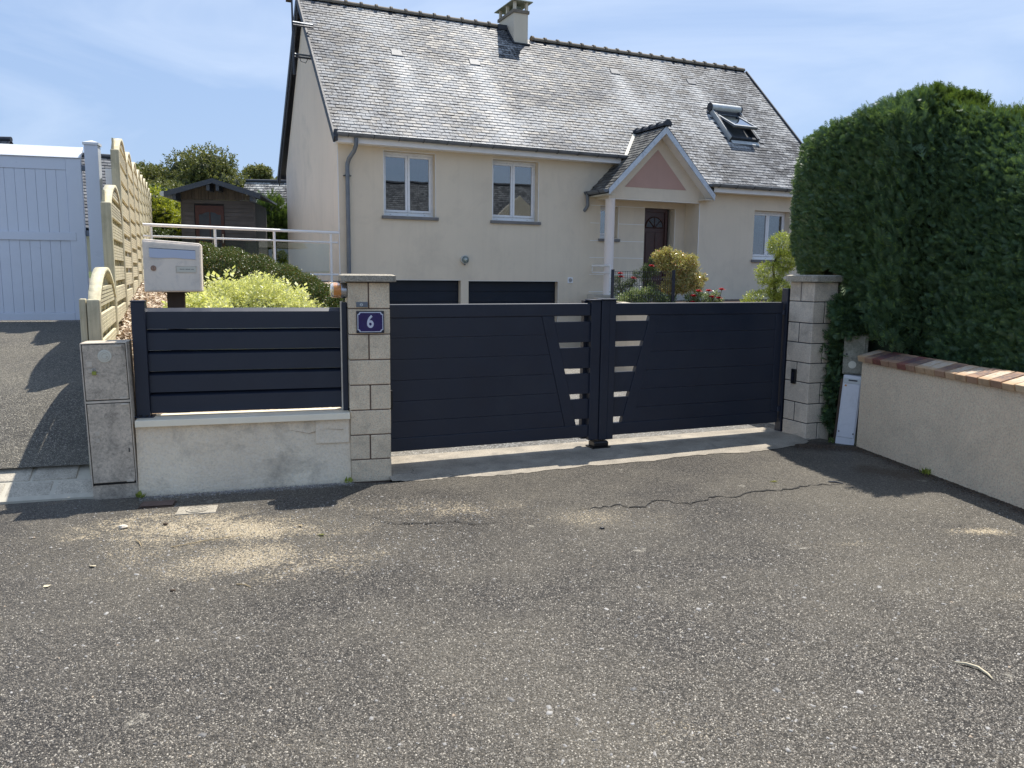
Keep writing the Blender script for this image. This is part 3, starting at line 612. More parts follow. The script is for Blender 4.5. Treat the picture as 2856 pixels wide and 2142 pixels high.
def window(w, y, label=None, sashes=2, frame=.05):
    x0, x1, z0, z1 = w; x0 += .003; x1 -= .003; f = MB(); y0, y1 = y+.19, y+.265
    zt = z1-.055   # shutter box nose
    f.box(x0, x1, y0-.02, y1, zt, z1-.002); f.box(x0, x1, y0, y1, z0+.001, z0+.085); f.box(x0, x0+.045, y0, y1, z0+.085, zt); f.box(x1-.045, x1, y0, y1, z0+.085, zt)
    win = f.build('window', M_['pvc'], house, bevel=.004)
    if label: win['label'] = label
    n = sashes; wx = (x1-x0-.09)/n
    for i in range(n):
        a = x0+.045+i*wx+.003; b = a+wx-.006; za, zb = z0+.088, zt-.003; s = MB(); t_ = frame
        s.box(a, b, y0-.018, y1-.02, za, za+t_); s.box(a, b, y0-.018, y1-.02, zb-t_, zb); s.box(a, a+t_, y0-.018, y1-.02, za+t_, zb-t_); s.box(b-t_, b, y0-.018, y1-.02, za+t_, zb-t_)
        s.build('sash', M_['pvc'], win, bevel=.005)
        MB().box(a+t_, b-t_, y0+.008, y0+.016, za+t_, zb-t_).build('pane', M_['glass'], win)
    s = MB()
    for k in range(3): xx_ = x0+.2+(x1-x0-.4)*k/2; MB().box(xx_-.02, xx_+.02, y0-.004, y0, z0+.03, z0+.045).build('drain_cap', M_['zinc_lt'], win)
    s = MB(); s.prism([(y-.055, z0-.075), (y-.055, z0-.008), (y+.19, z0), (y+.19, z0-.075)], x0-.05, x1+.06, 'x'); s.build('sill', M_['sill'], win, bevel=.004)
    # room behind: dark box with a pale curtain edge
    r_ = MB(); r_.add([(x0-.3, y+.29, z0-.4), (x1+.3, y+.29, z0-.4), (x1+.3, y+2.2, z0-.4), (x0-.3, y+2.2, z0-.4), (x0-.3, y+.29, z1+.2), (x1+.3, y+.29, z1+.2), (x1+.3, y+2.2, z1+.2), (x0-.3, y+2.2, z1+.2)], [(0,1,2,3),(4,7,6,5),(1,5,6,2),(2,6,7,3),(3,7,4,0)])
    r_.build('room', M_['room'], win)
    return win
window(W1, 0, 'double window nearest the left corner'); window(W2, 0, 'double window above the second garage door'); window(W3, -.6, 'double window of the right wing'); window(W4, 0, 'narrow window beside the front door', 1)
MB().box(11.35, 11.75, -.33, -.325, 2.45, 2.95).build('blind', M_['white_paint'], house)
# garage doors
for (x0, x1, z0, z1) in (GA, GB):
    gd = MB().box(x0+.002, x1-.002, .15, .19, FLOOR-.06, z1-.002).build('garage_door', M_['navy_dark'], house)
    z = z1-.01; k = 0
    while z > FLOOR: MB().box(x0+.02, x1-.02, .135, .1495, max(FLOOR, z-.235), z-.01).build('panel', M_['navy_dark'], gd, bevel=.003); z -= .245
# front door
fd = MB(); x0, x1, z0, z1 = DR; fd.box(x0+.002, x1-.12, .17, .22, z0, z1-.002); fdo = fd.build('front_door', M_['door'], house)
s = MB(); s.box(x0+.002, x0+.07, .14, .169, z0, z1-.003); s.box(x1-.19, x1-.12, .14, .169, z0, z1-.003); s.box(x0+.07, x1-.19, .14, .169, z1-.09, z1-.003); s.build('door_frame', M_['door'], fdo, bevel=.004)
for (a, b, c, d) in ((8.0, 8.24, 1.25, 2.72), (8.29, 8.52, 1.25, 2.72)): MB().box(a, b, .155, .1695, c, d).build('door_panel', M_['door'], fdo, bevel=.012)
mb = MB(); cx, cz, rr = 8.26, 2.84, .27
mb.prism([(cx+rr*math.cos(a), cz+rr*math.sin(a)) for a in np.linspace(0, math.pi, 17)], .158, .1695, 'y'); mb.build('fanlight', M_['darkglass'], fdo)
mb = MB()
for a in (R(45), R(90), R(135)): mb.tube([(cx, .152, cz), (cx+rr*math.cos(a), .152, cz+rr*math.sin(a))], .012, 6)
mb.tube([(cx+rr*math.cos(a), .152, cz+rr*math.sin(a)) for a in np.linspace(0, math.pi, 15)]+[(cx-rr, .152, cz), (cx+rr, .152, cz)], .014, 6); mb.build('fanlight_bar', M_['door'], fdo)
mb = MB(); mb.lathe([(.03, 0), (.03, -.03), (.018, -.05), (.028, -.075), (.0, -.085)], (8.56, .15, 2.2), 'y', 12); mb.build('handle', M_['steel'], fdo, smooth=True)
MB().box(7.8, 9.0, .35, 1.6, 1.0, 3.4).build('hall', M_['room'], house)
# porch column, rail at the porch
MB().lathe([(.118, 1.13), (.118, 3.40), (.125, 3.415), (.125, 3.439)], (6.50, -.49, 0), 'z', 28).build('column', M_['column'], house, smooth=True)
mb = MB(); mb.tube([(6.30, -.05, 1.82), (6.30, -.05, 1.70), (6.30, -.001, 1.70)], .012); mb.tube([(6.30, -.05, 1.83), (6.30, -.9, 1.83)], .028); mb.tube([(6.30, -.05, 1.665), (6.30, -.9, 1.665)], .02); mb.tube([(6.30, -.9, 1.85), (6.30, -.9, 1.0)], .02); mb.build('porch_rail', M_['white_paint'], house, smooth=True)
# air vent
mb = MB(); mb.box(5.626, 5.772, -.016, -.0008, 1.40, 1.54); vt = mb.build('wall_vent', M_['pvc'], house, bevel=.004)
for k in range(6): z = 1.425+k*.0165; hw = .05*math.sqrt(max(.05, 1-((k-2.5)/3)**2)); MB().box(5.70-hw, 5.70+hw, -.020, -.0165, z, z+.008).build('louvre', M_['black'], vt)

# ---- roof
roof = house_roof = MB(); cc = .045   # deck under the slates
def zmain(n): return 4.48+(n+.3)
pts = [(-.14, -.3), (7.02, -.3), (7.76, .44), (9.1, -.9), (13.5, -.9), (13.5, 3.2), (5.9, 3.2), (5.9, 3.5), (-.14, 3.5)]
roof.add([(x, n, zmain(n)) for x, n in pts]+[(x, n+.04, zmain(n)-.09) for x, n in pts], [tuple(range(9)), tuple(range(17, 8, -1))]+[(i, i+9, (i+1) % 9+9, (i+1) % 9) for i in range(9)])
roof.add([(-.14, 3.5, 8.28), (5.9, 3.5, 8.28), (5.9, 7.2, 4.4), (-.14, 7.2, 4.4)], [(0, 1, 2, 3)]); roof.add([(5.9, 3.2, 7.98), (13.5, 3.2, 7.98), (13.5, 6.9, 4.4), (5.9, 7.2, 4.4)], [(0, 1, 2, 3)])
roof.add([(5.9, 3.2, 7.98), (5.9, 3.5, 8.28), (5.9, 7.2, 4.4)], [(0, 1, 2)])
roof.add([(-.14, 7.2, 4.4), (13.5, 7.0, 4.4), (13.5, 7.0, 4.28), (-.14, 7.2, 4.28)], [(0, 1, 2, 3)])
roofo = roof.build('roof', M_['rake'], house)
SK = (10.80, 11.90, 1.08, 2.62)  # skylight x0 x1 s0 s1
def slate_rows(ex, wd, lo, hi, x0, x1, to3, skip, off_seed=1):
    """returns list of slates (8 corners)"""
    rnd = random.Random(off_seed); out = []; s = lo; j = 0
    while s < hi-.02:
        x = x0 - (wd*.5 if j % 2 else 0) + rnd.uniform(-.006, .006); 
        while x < x1:
            xa, xb = max(x0, x+.005), min(x1, x+wd-.005); xm = (xa+xb)/2
            if xb-xa > .03 and not skip(xm, s+ex*.5):
                g = rnd.uniform(-.006, .006); l = .017+rnd.uniform(-.003, .004); t = .011
                s0 = s+g; s1 = s+ex+.02
                if rnd.random() < .02: s0 -= .012
                c = [to3(xa, s0, l), to3(xb, s0+rnd.uniform(-.004, .004), l), to3(xb, s1, .004), to3(xa, s1, .004), to3(xa, s0, l-t), to3(xb, s0, l-t)]
                out.append((xm, s, c))
            x += wd
        s += ex; j += 1
    return out
k45 = math.sqrt(.5)
def to_main(x, s, h): return (x, -.3+s*k45-h*k45, 4.48+s*k45+h*k45)
def nlow(x): return -.3 if x < 7.02 else (x-7.32 if x < 7.76 else (8.2-x if x < 9.1 else -.9))
def skip_main(x, s):
    n = -.3+s*k45
    if n < nlow(x)+.0: return True
    if SK[0]-.05 < x < SK[1]+.05 and SK[2]-.03 < s < SK[3]+.02: return True
    if n > (3.47 if x < 5.92 else 3.17): return True
    if 5.45 < x < 5.93 and n > 3.0: return True
    return False
SF = [(0, 1, 2, 3), (4, 5, 1, 0), (4, 0, 3), (5, 2, 1)]
sl_ = slate_rows(.112, .205, -.86, 5.45, -.16, 13.53, to_main, skip_main)
sl_.sort(key=lambda q: (q[1] > 1.0, q[0]+q[1]*.6)); 
big = [q for q in sl_ if q[1] >= 0 and q[1] < 3.3][:0]
near = sorted(sl_, key=lambda q: (q[0]+.5)**2+(q[1]*1.0)**2)[:280]
ids = {id(q) for q in near}
for q in near: MB().add(q[2], SF).build('slate', M_['slate'], roofo)
mb = MB()
for q in sl_:
    if id(q) not in ids: mb.add(q[2], SF)
mb.build('slate_field', M_['slate'], roofo, kind='stuff')
# roof ventilation slates (lead/zinc plates with light streaks below)
for x, s in ((1.93, 3.30), (3.97, 3.33), (8.31, 3.78), (10.92, 3.77)):
    mb = MB(); a = [to_main(x-.14, s-.02, .03), to_main(x+.14, s-.02, .03), to_main(x+.12, s+.2, .035), to_main(x-.12, s+.2, .035)]; b = [to_main(x-.14, s-.02, .004), to_main(x+.14, s-.02, .004), to_main(x+.13, s+.24, .0), to_main(x-.13, s+.24, .0)]
    mb.add(a+b, [(0,1,2,3),(4,5,1,0),(5,6,2,1),(6,7,3,2),(7,4,0,3)]); mb.build('roof_vent', M_['vent'], roofo)
# rakes
def strip(mbx, a, b, w, h, up_=(0, 0, 1)):
    a, b = Vector(a), Vector(b); d = (b-a).normalized(); u = Vector(up_); u = (u-d*u.dot(d)).normalized(); s_ = d.cross(u)*w/2; u = u*h
    mbx.add([a-s_, a+s_, b+s_, b-s_, a-s_+u, a+s_+u, b+s_+u, b-s_+u], [(0,3,2,1),(4,5,6,7),(0,1,5,4),(1,2,6,5),(2,3,7,6),(3,0,4,7)])
mb = MB(); strip(mb, (-.165, -.36, 4.30), (-.165, 3.5, 8.14), .04, .15); mb.build('rake', M_['rake'], house)
mb = MB(); strip(mb, (-.165, 7.3, 4.18), (-.165, 3.5, 8.14), .04, .17); strip(mb, (-.14, 7.25, 4.10), (-.14, 3.5, 8.02), .03, .1); mb.build('rake', M_['rake'], house)
mb = MB(); strip(mb, (13.53, -.92, 3.76), (13.53, 3.2, 7.86), .04, .14); mb.build('rake', M_['rake'], house)
# ridge tiles
def ridge_tile(a, b, r=.085, nm='ridge_tile', par=None, mat='ridge'):
    a, b = Vector(a), Vector(b); d = (b-a).normalized(); sd = d.cross(Vector((0, 0, 1))).normalized(); mb = MB(); n = 8
    prof = [(0, r*1.38), (.14, r*1.38), (.141, r), (1, r*.97)]; V = []
    for t_, q in prof:
        p = a.lerp(b, t_)
        for k in range(n+1): an = math.pi*(k/n)*1.16-math.pi*.08; V.append(p+sd*math.cos(an)*q+Vector((0, 0, 1))*math.sin(an)*q)
    F = [(i*(n+1)+k, i*(n+1)+k+1, (i+1)*(n+1)+k+1, (i+1)*(n+1)+k) for i in range(3) for k in range(n)]
    F += [tuple(range(n+1)), tuple(reversed(range(3*(n+1), 4*(n+1))))]
    mb.add(V, F); return mb.build(nm, M_[mat], par or roofo, smooth=True)
x = -.16
while x < 5.1: ridge_tile((x, 3.5, 8.275), (x+.395, 3.5, 8.275)); x += .39
x = 6.08
while x < 13.3: ridge_tile((x, 3.2, 7.975), (x+.395, 3.2, 7.975)); x += .39
# porch roof
pr = MB(); zr = 5.215
def zp(x): return zr-abs(7.76-x)
L_ = [(6.14, -.93), (6.14, -.02), (7.02, -.02), (7.02, -.3), (7.76, .44), (7.76, -.93)]
L_ = [(6.14, -.93), (6.14, -.004), (7.02, -.004), (7.76, .44), (7.76, -.93)]
pr.add([(x, n, zp(x)) for x, n in L_]+[(x+.03, n, zp(x)-.07) for x, n in L_], [(0,4,3,2,1), (5,6,7,8,9)]+[(i, i+5, (i+1) % 5+5, (i+1) % 5) for i in range(5)])
R_ = [(9.38, -.93), (7.76, -.93), (7.76, .44), (9.08, -.88)]
pr.add([(x, n, zp(x)) for x, n in R_], [(0, 3, 2, 1)]); pr.add([(x-.03, n, zp(x)-.07) for x, n in R_], [(0, 1, 2, 3)])
pro = pr.build('porch_roof', M_['rake'], house)
def to_p(n, s, h): return (6.14+s*k45-h*k45, n, zp(6.14)+s*k45+h*k45)
def skip_p(n, s):
    x = 6.14+s*k45
    if x > 7.70: return True
    return n > (-.03 if zp(x) < 4.4 else min(.44, x-7.32)-.01)
pl = slate_rows(.105, .19, 0, 2.3, -.94, .5, to_p, skip_p, 5)
for q in pl: MB().add([q[2][1], q[2][0], q[2][3], q[2][2], q[2][5], q[2][4]], SF).build('slate', M_['slate_porch'], pro)
y = -.97
while y < .35: ridge_tile((7.76, y, zr+.0), (7.76, y+.33, zr+.0), .085, 'ridge_tile', pro, 'rake'); y += .325
MB().prism([(7.76+.12*math.cos(a), zr+.12*math.sin(a)) for a in np.linspace(-.1, math.pi+.1, 13)], -.99, -.97, 'y').build('ridge_end', M_['rake'], pro)
# valley flashing and step tiles right of the small gable
mb = MB(); strip(mb, (7.0, -.335, 4.50), (7.74, .405, 5.235), .09, .012, (0, -.7, .7)); mb.build('valley_flashing', M_['label'], pro)
for i, (x, n) in enumerate([(8.42, .02), (8.50, -.1)]): MB().lathe([(.0, -.16), (.10, -.14), (.11, .1), (.06, .16), (0, .17)], (x, n, zmain(n)+.08), 'x', 12).build('cover_tile', M_['zinc' if i else 'rake'], roofo, smooth=True)
# bargeboards
mb = MB()
mb.prism([(6.20, 3.50), (7.76, 5.02), (7.76, 5.19), (6.18, 3.64)], -.935, -.905, 'y'); mb.build('bargeboard', M_['barge'], house)
mb = MB(); mb.prism([(9.30, 3.50), (9.32, 3.64), (7.76, 5.19), (7.76, 5.02)], -.935, -.905, 'y'); mb.build('bargeboard', M_['barge'], house)
mb = MB(); mb.add([(7.76, -.904, 5.06), (7.76, -.603, 5.06), (9.32, -.603, 3.52), (9.32, -.904, 3.52)], [(0, 1, 2, 3)]); mb.add([(7.76, -.904, 5.06), (7.76, -.603, 5.06), (6.2, -.603, 3.54), (6.2, -.904, 3.54)], [(3, 2, 1, 0)]); mb.build('soffit', M_['white_paint'], house)
mb = MB(); mb.box(9.03, 9.34, -.902, -.6025, 3.50, 3.52); mb.build('soffit', M_['render'], house)
# gutters with brackets, fascias
def gutter(x0, x1, n, z, nm='gutter', r=.074, axis='x'):
    V = []; F = []; k_ = 8
    for e, t in enumerate((x0, x1)):
        for i in range(k_+1):
            a = math.pi+math.pi*i/k_; V.append((t, n+r*math.cos(a), z+r*math.sin(a)) if axis == 'x' else (n+r*math.cos(a), t, z+r*math.sin(a)))
    m_ = k_+1; F = [(i, i+1, m_+i+1, m_+i) for i in range(k_)]+[tuple(range(m_)), tuple(range(2*m_-1, m_-1, -1))]
    mb = MB(); mb.add(V, F)
    if axis == 'x': mb.tube([(x0, n-r, z), (x1, n-r, z)], .009, 6)
    else: mb.tube([(n-r, x0, z), (n-r, x1, z)], .009, 6)
    g = mb.build(nm, M_['zinc'], house, smooth=True)
    t = x0+.25
    while t < x1:
        b = MB(); b.tube([((t, n+(r+.004)*math.cos(a), z+(r+.004)*math.sin(a)) if axis == 'x' else (n+(r+.004)*math.cos(a), t, z+(r+.004)*math.sin(a))) for a in np.linspace(math.pi, 2*math.pi, 8)], .008, 5); b.build('bracket', M_['rake'], g); t += .55
    return g
gutter(-.12, 7.0, -.375, 4.505); gutter(9.12, 13.5, -.985, 3.90); gutter(-.95, -.02, 6.10, 3.62, axis='y')
mb = MB(); mb.box(-.10, 6.90, -.298, -.275, 4.325, 4.50); mb.box(-.10, 6.90, -.2745, -.001, 4.33, 4.345); mb.build('fascia', M_['white_paint'], house)
mb = MB(); mb.box(9.30, 13.5, -.905, -.882, 3.715, 3.89); mb.box(9.30, 13.5, -.8815, -.601, 3.72, 3.735); mb.build('fascia', M_['white_paint'], house)
mb = MB(); mb.box(6.17, 6.19, -.90, -.01, 3.50, 3.63); mb.box(6.191, 6.38, -.90, -.01, 3.505, 3.52); mb.build('fascia', M_['label'], house)
MB().box(-.155, -.10, -.44, -.25, 4.33, 4.56).build('gutter_end', M_['rake'], house)
mb = MB(); mb.tube([(.30, -.36, 4.42), (.30, -.36, 4.28), (.27, -.30, 4.16), (.20, -.12, 4.02), (.175, -.085, 3.92), (.168, -.08, 3.8), (.168, -.08, -.5)], .045, 12); dp = mb.build('downpipe', M_['zinc'], house, smooth=True)
MB().lathe([(.052, 0), (.052, .04)], (.168, -.08, 3.66), 'z', 12).build('pipe_collar', M_['zinc'], dp); MB().box(.09, .25, -.10, -.001, 3.66, 3.675).build('pipe_collar', M_['rake'], dp)
mb = MB(); mb.tube([(6.08, -.10, 3.57), (6.09, -.10, 3.44), (6.11, -.08, 3.30), (6.09, -.03, 3.22), (6.06, .02, 3.17)], .042, 12); mb.build('downpipe', M_['zinc'], house, smooth=True)
# chimney
ch = MB().box(5.475, 5.896, 3.02, 4.0, 7.3, 8.57).build('chimney', M_['render'], house)
MB().box(5.445, 5.93, 2.99, 4.07, 8.571, 8.655).build('crown', M_['chim_crown'], ch, bevel=.006)
mb = MB()
for x in (5.51, 5.86):
    for n in (3.05, 3.52, 3.99): mb.box(x-.035, x+.035, n-.035, n+.035, 8.656, 8.86)
mb.build('post', M_['render'], ch)
MB().box(5.60, 5.77, 3.2, 3.45, 8.656, 8.80).build('flue', M_['chim_slab'], ch)
mb = MB(); mb.add([(5.40, 2.92, 8.861), (6.0, 2.92, 8.861), (6.0, 4.2, 8.861), (5.40, 4.2, 8.861), (5.41, 2.93, 8.885), (5.99, 2.93, 8.885), (5.99, 4.19, 8.885), (5.41, 4.19, 8.885), (5.66, 3.3, 8.93), (5.74, 3.8, 8.93)], [(0,3,2,1),(0,1,5,4),(1,2,6,5),(2,3,7,6),(3,0,4,7),(4,5,8),(5,6,9,8),(6,7,9),(7,4,8,9)]); mb.build('cover_slab', M_['chim_slab'], ch)
MB().lathe([(.03, 8.93), (.03, 8.99)], (5.7, 3.5, 0), 'z', 8).build('ring', M_['rake'], ch)
mb = MB(); strip(mb, (5.44, 2.96, 7.76), (5.93, 2.96, 7.76), .05, .03); strip(mb, (5.45, 2.96, 7.77), (5.45, 3.5, 8.31), .05, .025); mb.build('flashing', M_['rake'], ch)
MB().box(5.18, 5.44, 3.38, 3.62, 8.20, 8.33).build('saddle', M_['rake'], ch)
# skylight, sash tilted open
s0, s1, xa, xb = 1.16, 2.46, 10.86, 11.84
def slab(mbx, x0, x1, sa, sb, ha, hb):
    mbx.add([to_main(x0, sa, ha), to_main(x1, sa, ha), to_main(x1, sb, ha), to_main(x0, sb, ha), to_main(x0, sa, hb), to_main(x1, sa, hb), to_main(x1, sb, hb), to_main(x0, sb, hb)], [(0,3,2,1),(4,5,6,7),(0,1,5,4),(1,2,6,5),(2,3,7,6),(3,0,4,7)])
skl = MB(); slab(skl, xa, xa+.075, s0, s1, -.1, .13); slab(skl, xb-.075, xb, s0, s1, -.1, .13); slab(skl, xa+.076, xb-.076, s0, s0+.07, -.1, .10); slab(skl, xa+.076, xb-.076, s1-.16, s1, -.1, .09)
sk = skl.build('skylight', M_['rake'], house)
mb = MB(); slab(mb, xa+.076, xb-.076, s0+.07, s1-.16, -.45, -.43); mb.build('shaft', M_['room'], sk)
mb = MB(); slab(mb, xa+.08, xa+.10, s0+.07, s1-.16, -.42, -.02); slab(mb, xb-.10, xb-.08, s0+.07, s1-.16, -.42, -.02); slab(mb, xa+.3, xb-.3, s0+.08, s0+.1, -.42, -.05); mb.build('lining', M_['shed_gable'], sk)
mb = MB(); slab(mb, xa-.02, xa, s0-.02, s1, .0, .135); slab(mb, xb, xb+.02, s0-.02, s1, 0, .135); mb.build('flashing', M_['zinc_lt'], sk)
mb = MB(); slab(mb, xa+.02, xb-.02, s0-.17, s0-.03, .02, .035); mb.build('apron', M_['zinc_lt'], sk)
ax = Vector(to_main(xa-.03, s1+.02, .13)); bx = Vector(to_main(xb+.03, s1+.02, .13)); mb = MB(); mb.tube([ax, bx], .105, 16); mb.build('shutter_box', M_['zinc_lt'], sk, smooth=True)
for p in (ax, bx): q = p+(Vector((-.025, 0, 0)) if p is ax else Vector((.001, 0, 0))); MB().tube([q, q+Vector((.024, 0, 0))], .12, 16).build('end_cap', M_['rake'], sk)
# sash pivoting on its middle
pv = Vector(to_main(0, (s0+s1)/2+.25, .12)); tilt = R(17); e_s = Vector((0, k45, k45)); e_h = Vector((0, -k45, k45)); ds = e_s*math.cos(tilt)-e_h*math.sin(tilt); dh = e_h*math.cos(tilt)+e_s*math.sin(tilt)
def sashp(x, a, h): return Vector((x, pv.y, pv.z))+ds*a+dh*h
def slab2(mbx, x0, x1, a, b, ha, hb): mbx.add([sashp(x0, a, ha), sashp(x1, a, ha), sashp(x1, b, ha), sashp(x0, b, ha), sashp(x0, a, hb), sashp(x1, a, hb), sashp(x1, b, hb), sashp(x0, b, hb)], [(0,3,2,1),(4,5,6,7),(0,1,5,4),(1,2,6,5),(2,3,7,6),(3,0,4,7)])
mb = MB(); x0_, x1_ = xa+.085, xb-.085
slab2(mb, x0_, x0_+.06, -.74, .28, -.03, .02); slab2(mb, x1_-.06, x1_, -.74, .28, -.03, .02); slab2(mb, x0_+.061, x1_-.061, -.74, -.67, -.03, .02); slab2(mb, x0_+.061, x1_-.061, .21, .28, -.03, .02)
ss = mb.build('sash', M_['zinc'], sk)
mb = MB(); slab2(mb, x0_+.061, x1_-.061, -.67, .21, -.005, .003); mb.build('pane', M_['glass'], sk)
mb = MB(); slab2(mb, x0_, x1_, -.74, -.66, -.06, -.031); mb.build('sash_rail', M_['shed_gable'], sk)

# lamp and antenna hang on the house: things of their own
hw = lambda x, n, z: (H0.x+hX.x*x+hN.x*n, H0.y+hX.y*x+hN.y*n, z)
lp = thing('wall_lamp', 'round grey bulkhead lamp with a clear dome on the wall above the garage doors', 'lamp', hw(2.888, 0, 1.928), HY)
MB().lathe([(.085, -.002), (.10, -.02), (.10, -.06), (.088, -.075)], (0, 0, 0), 'y', 24).build('base', M_['zinc_lt'], lp, smooth=True)
MB().lathe([(.083, -.076), (.078, -.11), (.055, -.14), (.02, -.155), (.001, -.157)], (0, 0, 0), 'y', 24).build('dome', M_['balu_glass'], lp, smooth=True)
MB().lathe([(.02, -.076), (.032, -.095), (.02, -.13), (.002, -.135)], (0, 0, .01), 'y', 12).build('bulb', M_['white_paint'], lp, smooth=True)
MB().box(-.012, .012, -.06, -.01, -.125, -.098).build('cable_gland', M_['zinc'], lp)
an = thing('antenna_mast', 'slim dark antenna mast bracketed to the left gable wall above the rake', 'antenna', hw(-.5, 2.2, 6.6), HY)
MB().tube([(0, .0, -.45), (0, .02, .2), (0, .06, .95), (0, .12, 2.2), (0, .16, 3.4)], [.032, .028, .022, .018, .015], 8).build('mast', M_['rake'], an, smooth=True)
for z in (.72, .02):
    MB().tube([(0, .03, z), (.48, .15, z+.02)], .022, 6).build('bracket', M_['zinc'], an); MB().tube([(0, .0, z-.07), (.48, .06, z-.06)], .022, 6).build('bracket', M_['rake'], an)
MB().tube([(.12, .03, 0), (.17, .04, -.13), (.28, .06, -.15), (.34, .07, -.04)], .008, 5).build('cable', M_['rake'], an)
MB().box(-.1, .02, .12, .3, 1.22, 1.34).build('junction_box', M_['brownpost'], an)
mb = MB(); mb.tube([(-.5, .16, 3.3), (.5, .16, 3.3)], .01)
for k in range(6): mb.tube([(-.45+.18*k, -.1, 3.3), (-.45+.18*k, .42, 3.3)], .006, 5)
mb.build('antenna_head', M_['zinc'], an)
# ------------------------------------------------------------------ GATE (frame: x along the opening, y back, z world)
def gate_leaf(name, label, x_out, x_in, seam_w, lead):
    """x_out hinge end, x_in meeting end; sign gives the direction"""
    g = thing(name, label, 'gate', (G0.x, G0.y, 0), GY, 'double driveway gate')
    y0, y1 = .40, .46; s = 1 if x_in > x_out else -1
    a, b = sorted((x_out, x_in-s*seam_w))
    MB().box(a, b, y0, y1, 1.262, 1.377).build('top_rail', M_['navy'], g, bevel=.009)
    MB().box(a, b, y0, y1, .133, .247).build('bottom_rail', M_['navy'], g, bevel=.004)
    st = sorted((x_out, x_out+s*.085)); MB().box(*st, y0+.002, y1-.002, .2475, 1.2615).build('stile', M_['navy'], g, bevel=.004)
    dt, db = lead   # outer diagonal x at top and bottom
    wt = .114
    dg = [(dt, 1.2615), (dt+s*wt, 1.2615), (db+s*wt, .2475), (db, .2475)]
    MB().prism(dg if s > 0 else dg[::-1], y0+.001, y1-.003).build('diagonal_rail', M_['navy'], g, bevel=.003)
    zz = [1.262, 1.097, .917, .740, .562, .388, .247]
    X_ = lambda z: db+(dt-db)*(z-.2475)/(1.2615-.2475)
    for z1, z0 in zip(zz[:-1], zz[1:]):
        z1 -= .0012; z0 += .0012; e = x_out+s*.087
        p = [(e, z0), (X_(z0)-s*.002, z0), (X_(z1)-s*.002, z1), (e, z1)]
        MB().prism(p if s > 0 else p[::-1], y0+.006, y1-.01).build('board', M_['navy'], g, bevel=.0018)
    for z1, z0 in ((1.210, 1.022), (.972, .782), (.731, .543), (.493, .307)):
        e = x_in-s*(seam_w-.003)
        p = [(X_(z0)+s*(wt+.002), z0), (e, z0), (e, z1), (X_(z1)+s*(wt+.002), z1)]
        MB().prism(p if s > 0 else p[::-1], y0+.008, y1-.012).build('slat', M_['navy'], g, bevel=.002)
    return g, s
gl, s = gate_leaf('gate_leaf', 'anthracite left gate leaf with slanted slats, between the block pillar and the centre post', -.02, 2.064, .098, (1.477, 1.727))
MB().box(1.966, 2.064, .385, .475, .103, 1.400).build('meeting_post', M_['navy'], gl, bevel=.005); MB().box(1.945, 2.066, .375, .485, 1.4005, 1.412).build('post_cap', M_['navy'], gl, bevel=.004)
MB().box(1.93, 1.9655, .465, .52, .103, 1.400).build('rear_flange', M_['navy'], gl)
gr, s = gate_leaf('gate_leaf', 'anthracite right gate leaf hung beside the pillar under the tall hedge', 4.180, 2.069, .150, (2.717, 2.437))
MB().box(2.069, 2.219, .375, .475, .100, 1.405).build('meeting_post', M_['navy'], gr, bevel=.005); MB().box(2.062, 2.226, .365, .485, 1.4055, 1.418).build('post_cap', M_['navy'], gr, bevel=.004)
MB().box(2.15, 2.153, .3735, .375, .103, 1.40).build('cover_strip', M_['navy_dark'], gr)
st_ = thing('gate_stop', 'low black ground stop under the meeting posts of the gate', 'gate stop', (G0.x+gX.x*2.07+gN.x*.42, G0.y+gX.y*2.07+gN.y*.42, .03), GY)
MB().box(-.085, .10, -.09, .06, 0, .012).build('base_plate', M_['black'], st_); mb = MB(); mb.prism([(-.07, .012), (.05, .012), (.05, .05), (.02, .062), (-.05, .062), (-.07, .05)], -.06, .09, 'x'); mb.build('stop_block', M_['black'], st_, bevel=.006)
hp = thing('hinge_post', 'anthracite steel hinge post standing against the right pillar', 'gate post', (G0.x+gX.x*4.25+gN.x*.42, G0.y+gX.y*4.25+gN.y*.42, 0), GY)
MB().box(-.045, .045, -.045, .045, .02, 1.517).build('post', M_['navy'], hp, bevel=.006); MB().lathe([(.03, 0), (.03, .05)], (-.055, 0, 1.25), 'z', 12).build('hinge', M_['navy'], hp); MB().lathe([(.03, 0), (.03, .05)], (-.055, 0, .25), 'z', 12).build('hinge', M_['navy'], hp)
MB().box(-.09, .07, -.07, .07, .0, .02).build('foot_plate', M_['zinc_lt'], hp)
hp = thing('hinge_post', 'anthracite hinge post hidden behind the numbered pillar', 'gate post', (G0.x+gX.x*-.08+gN.x*.42, G0.y+gX.y*-.08+gN.y*.42, 0), GY)
MB().box(-.045, .045, -.045, .045, .02, 1.45).build('post', M_['navy'], hp, bevel=.006); MB().box(-.07, .07, -.07, .07, 0, .02).build('foot_plate', M_['zinc_lt'], hp)

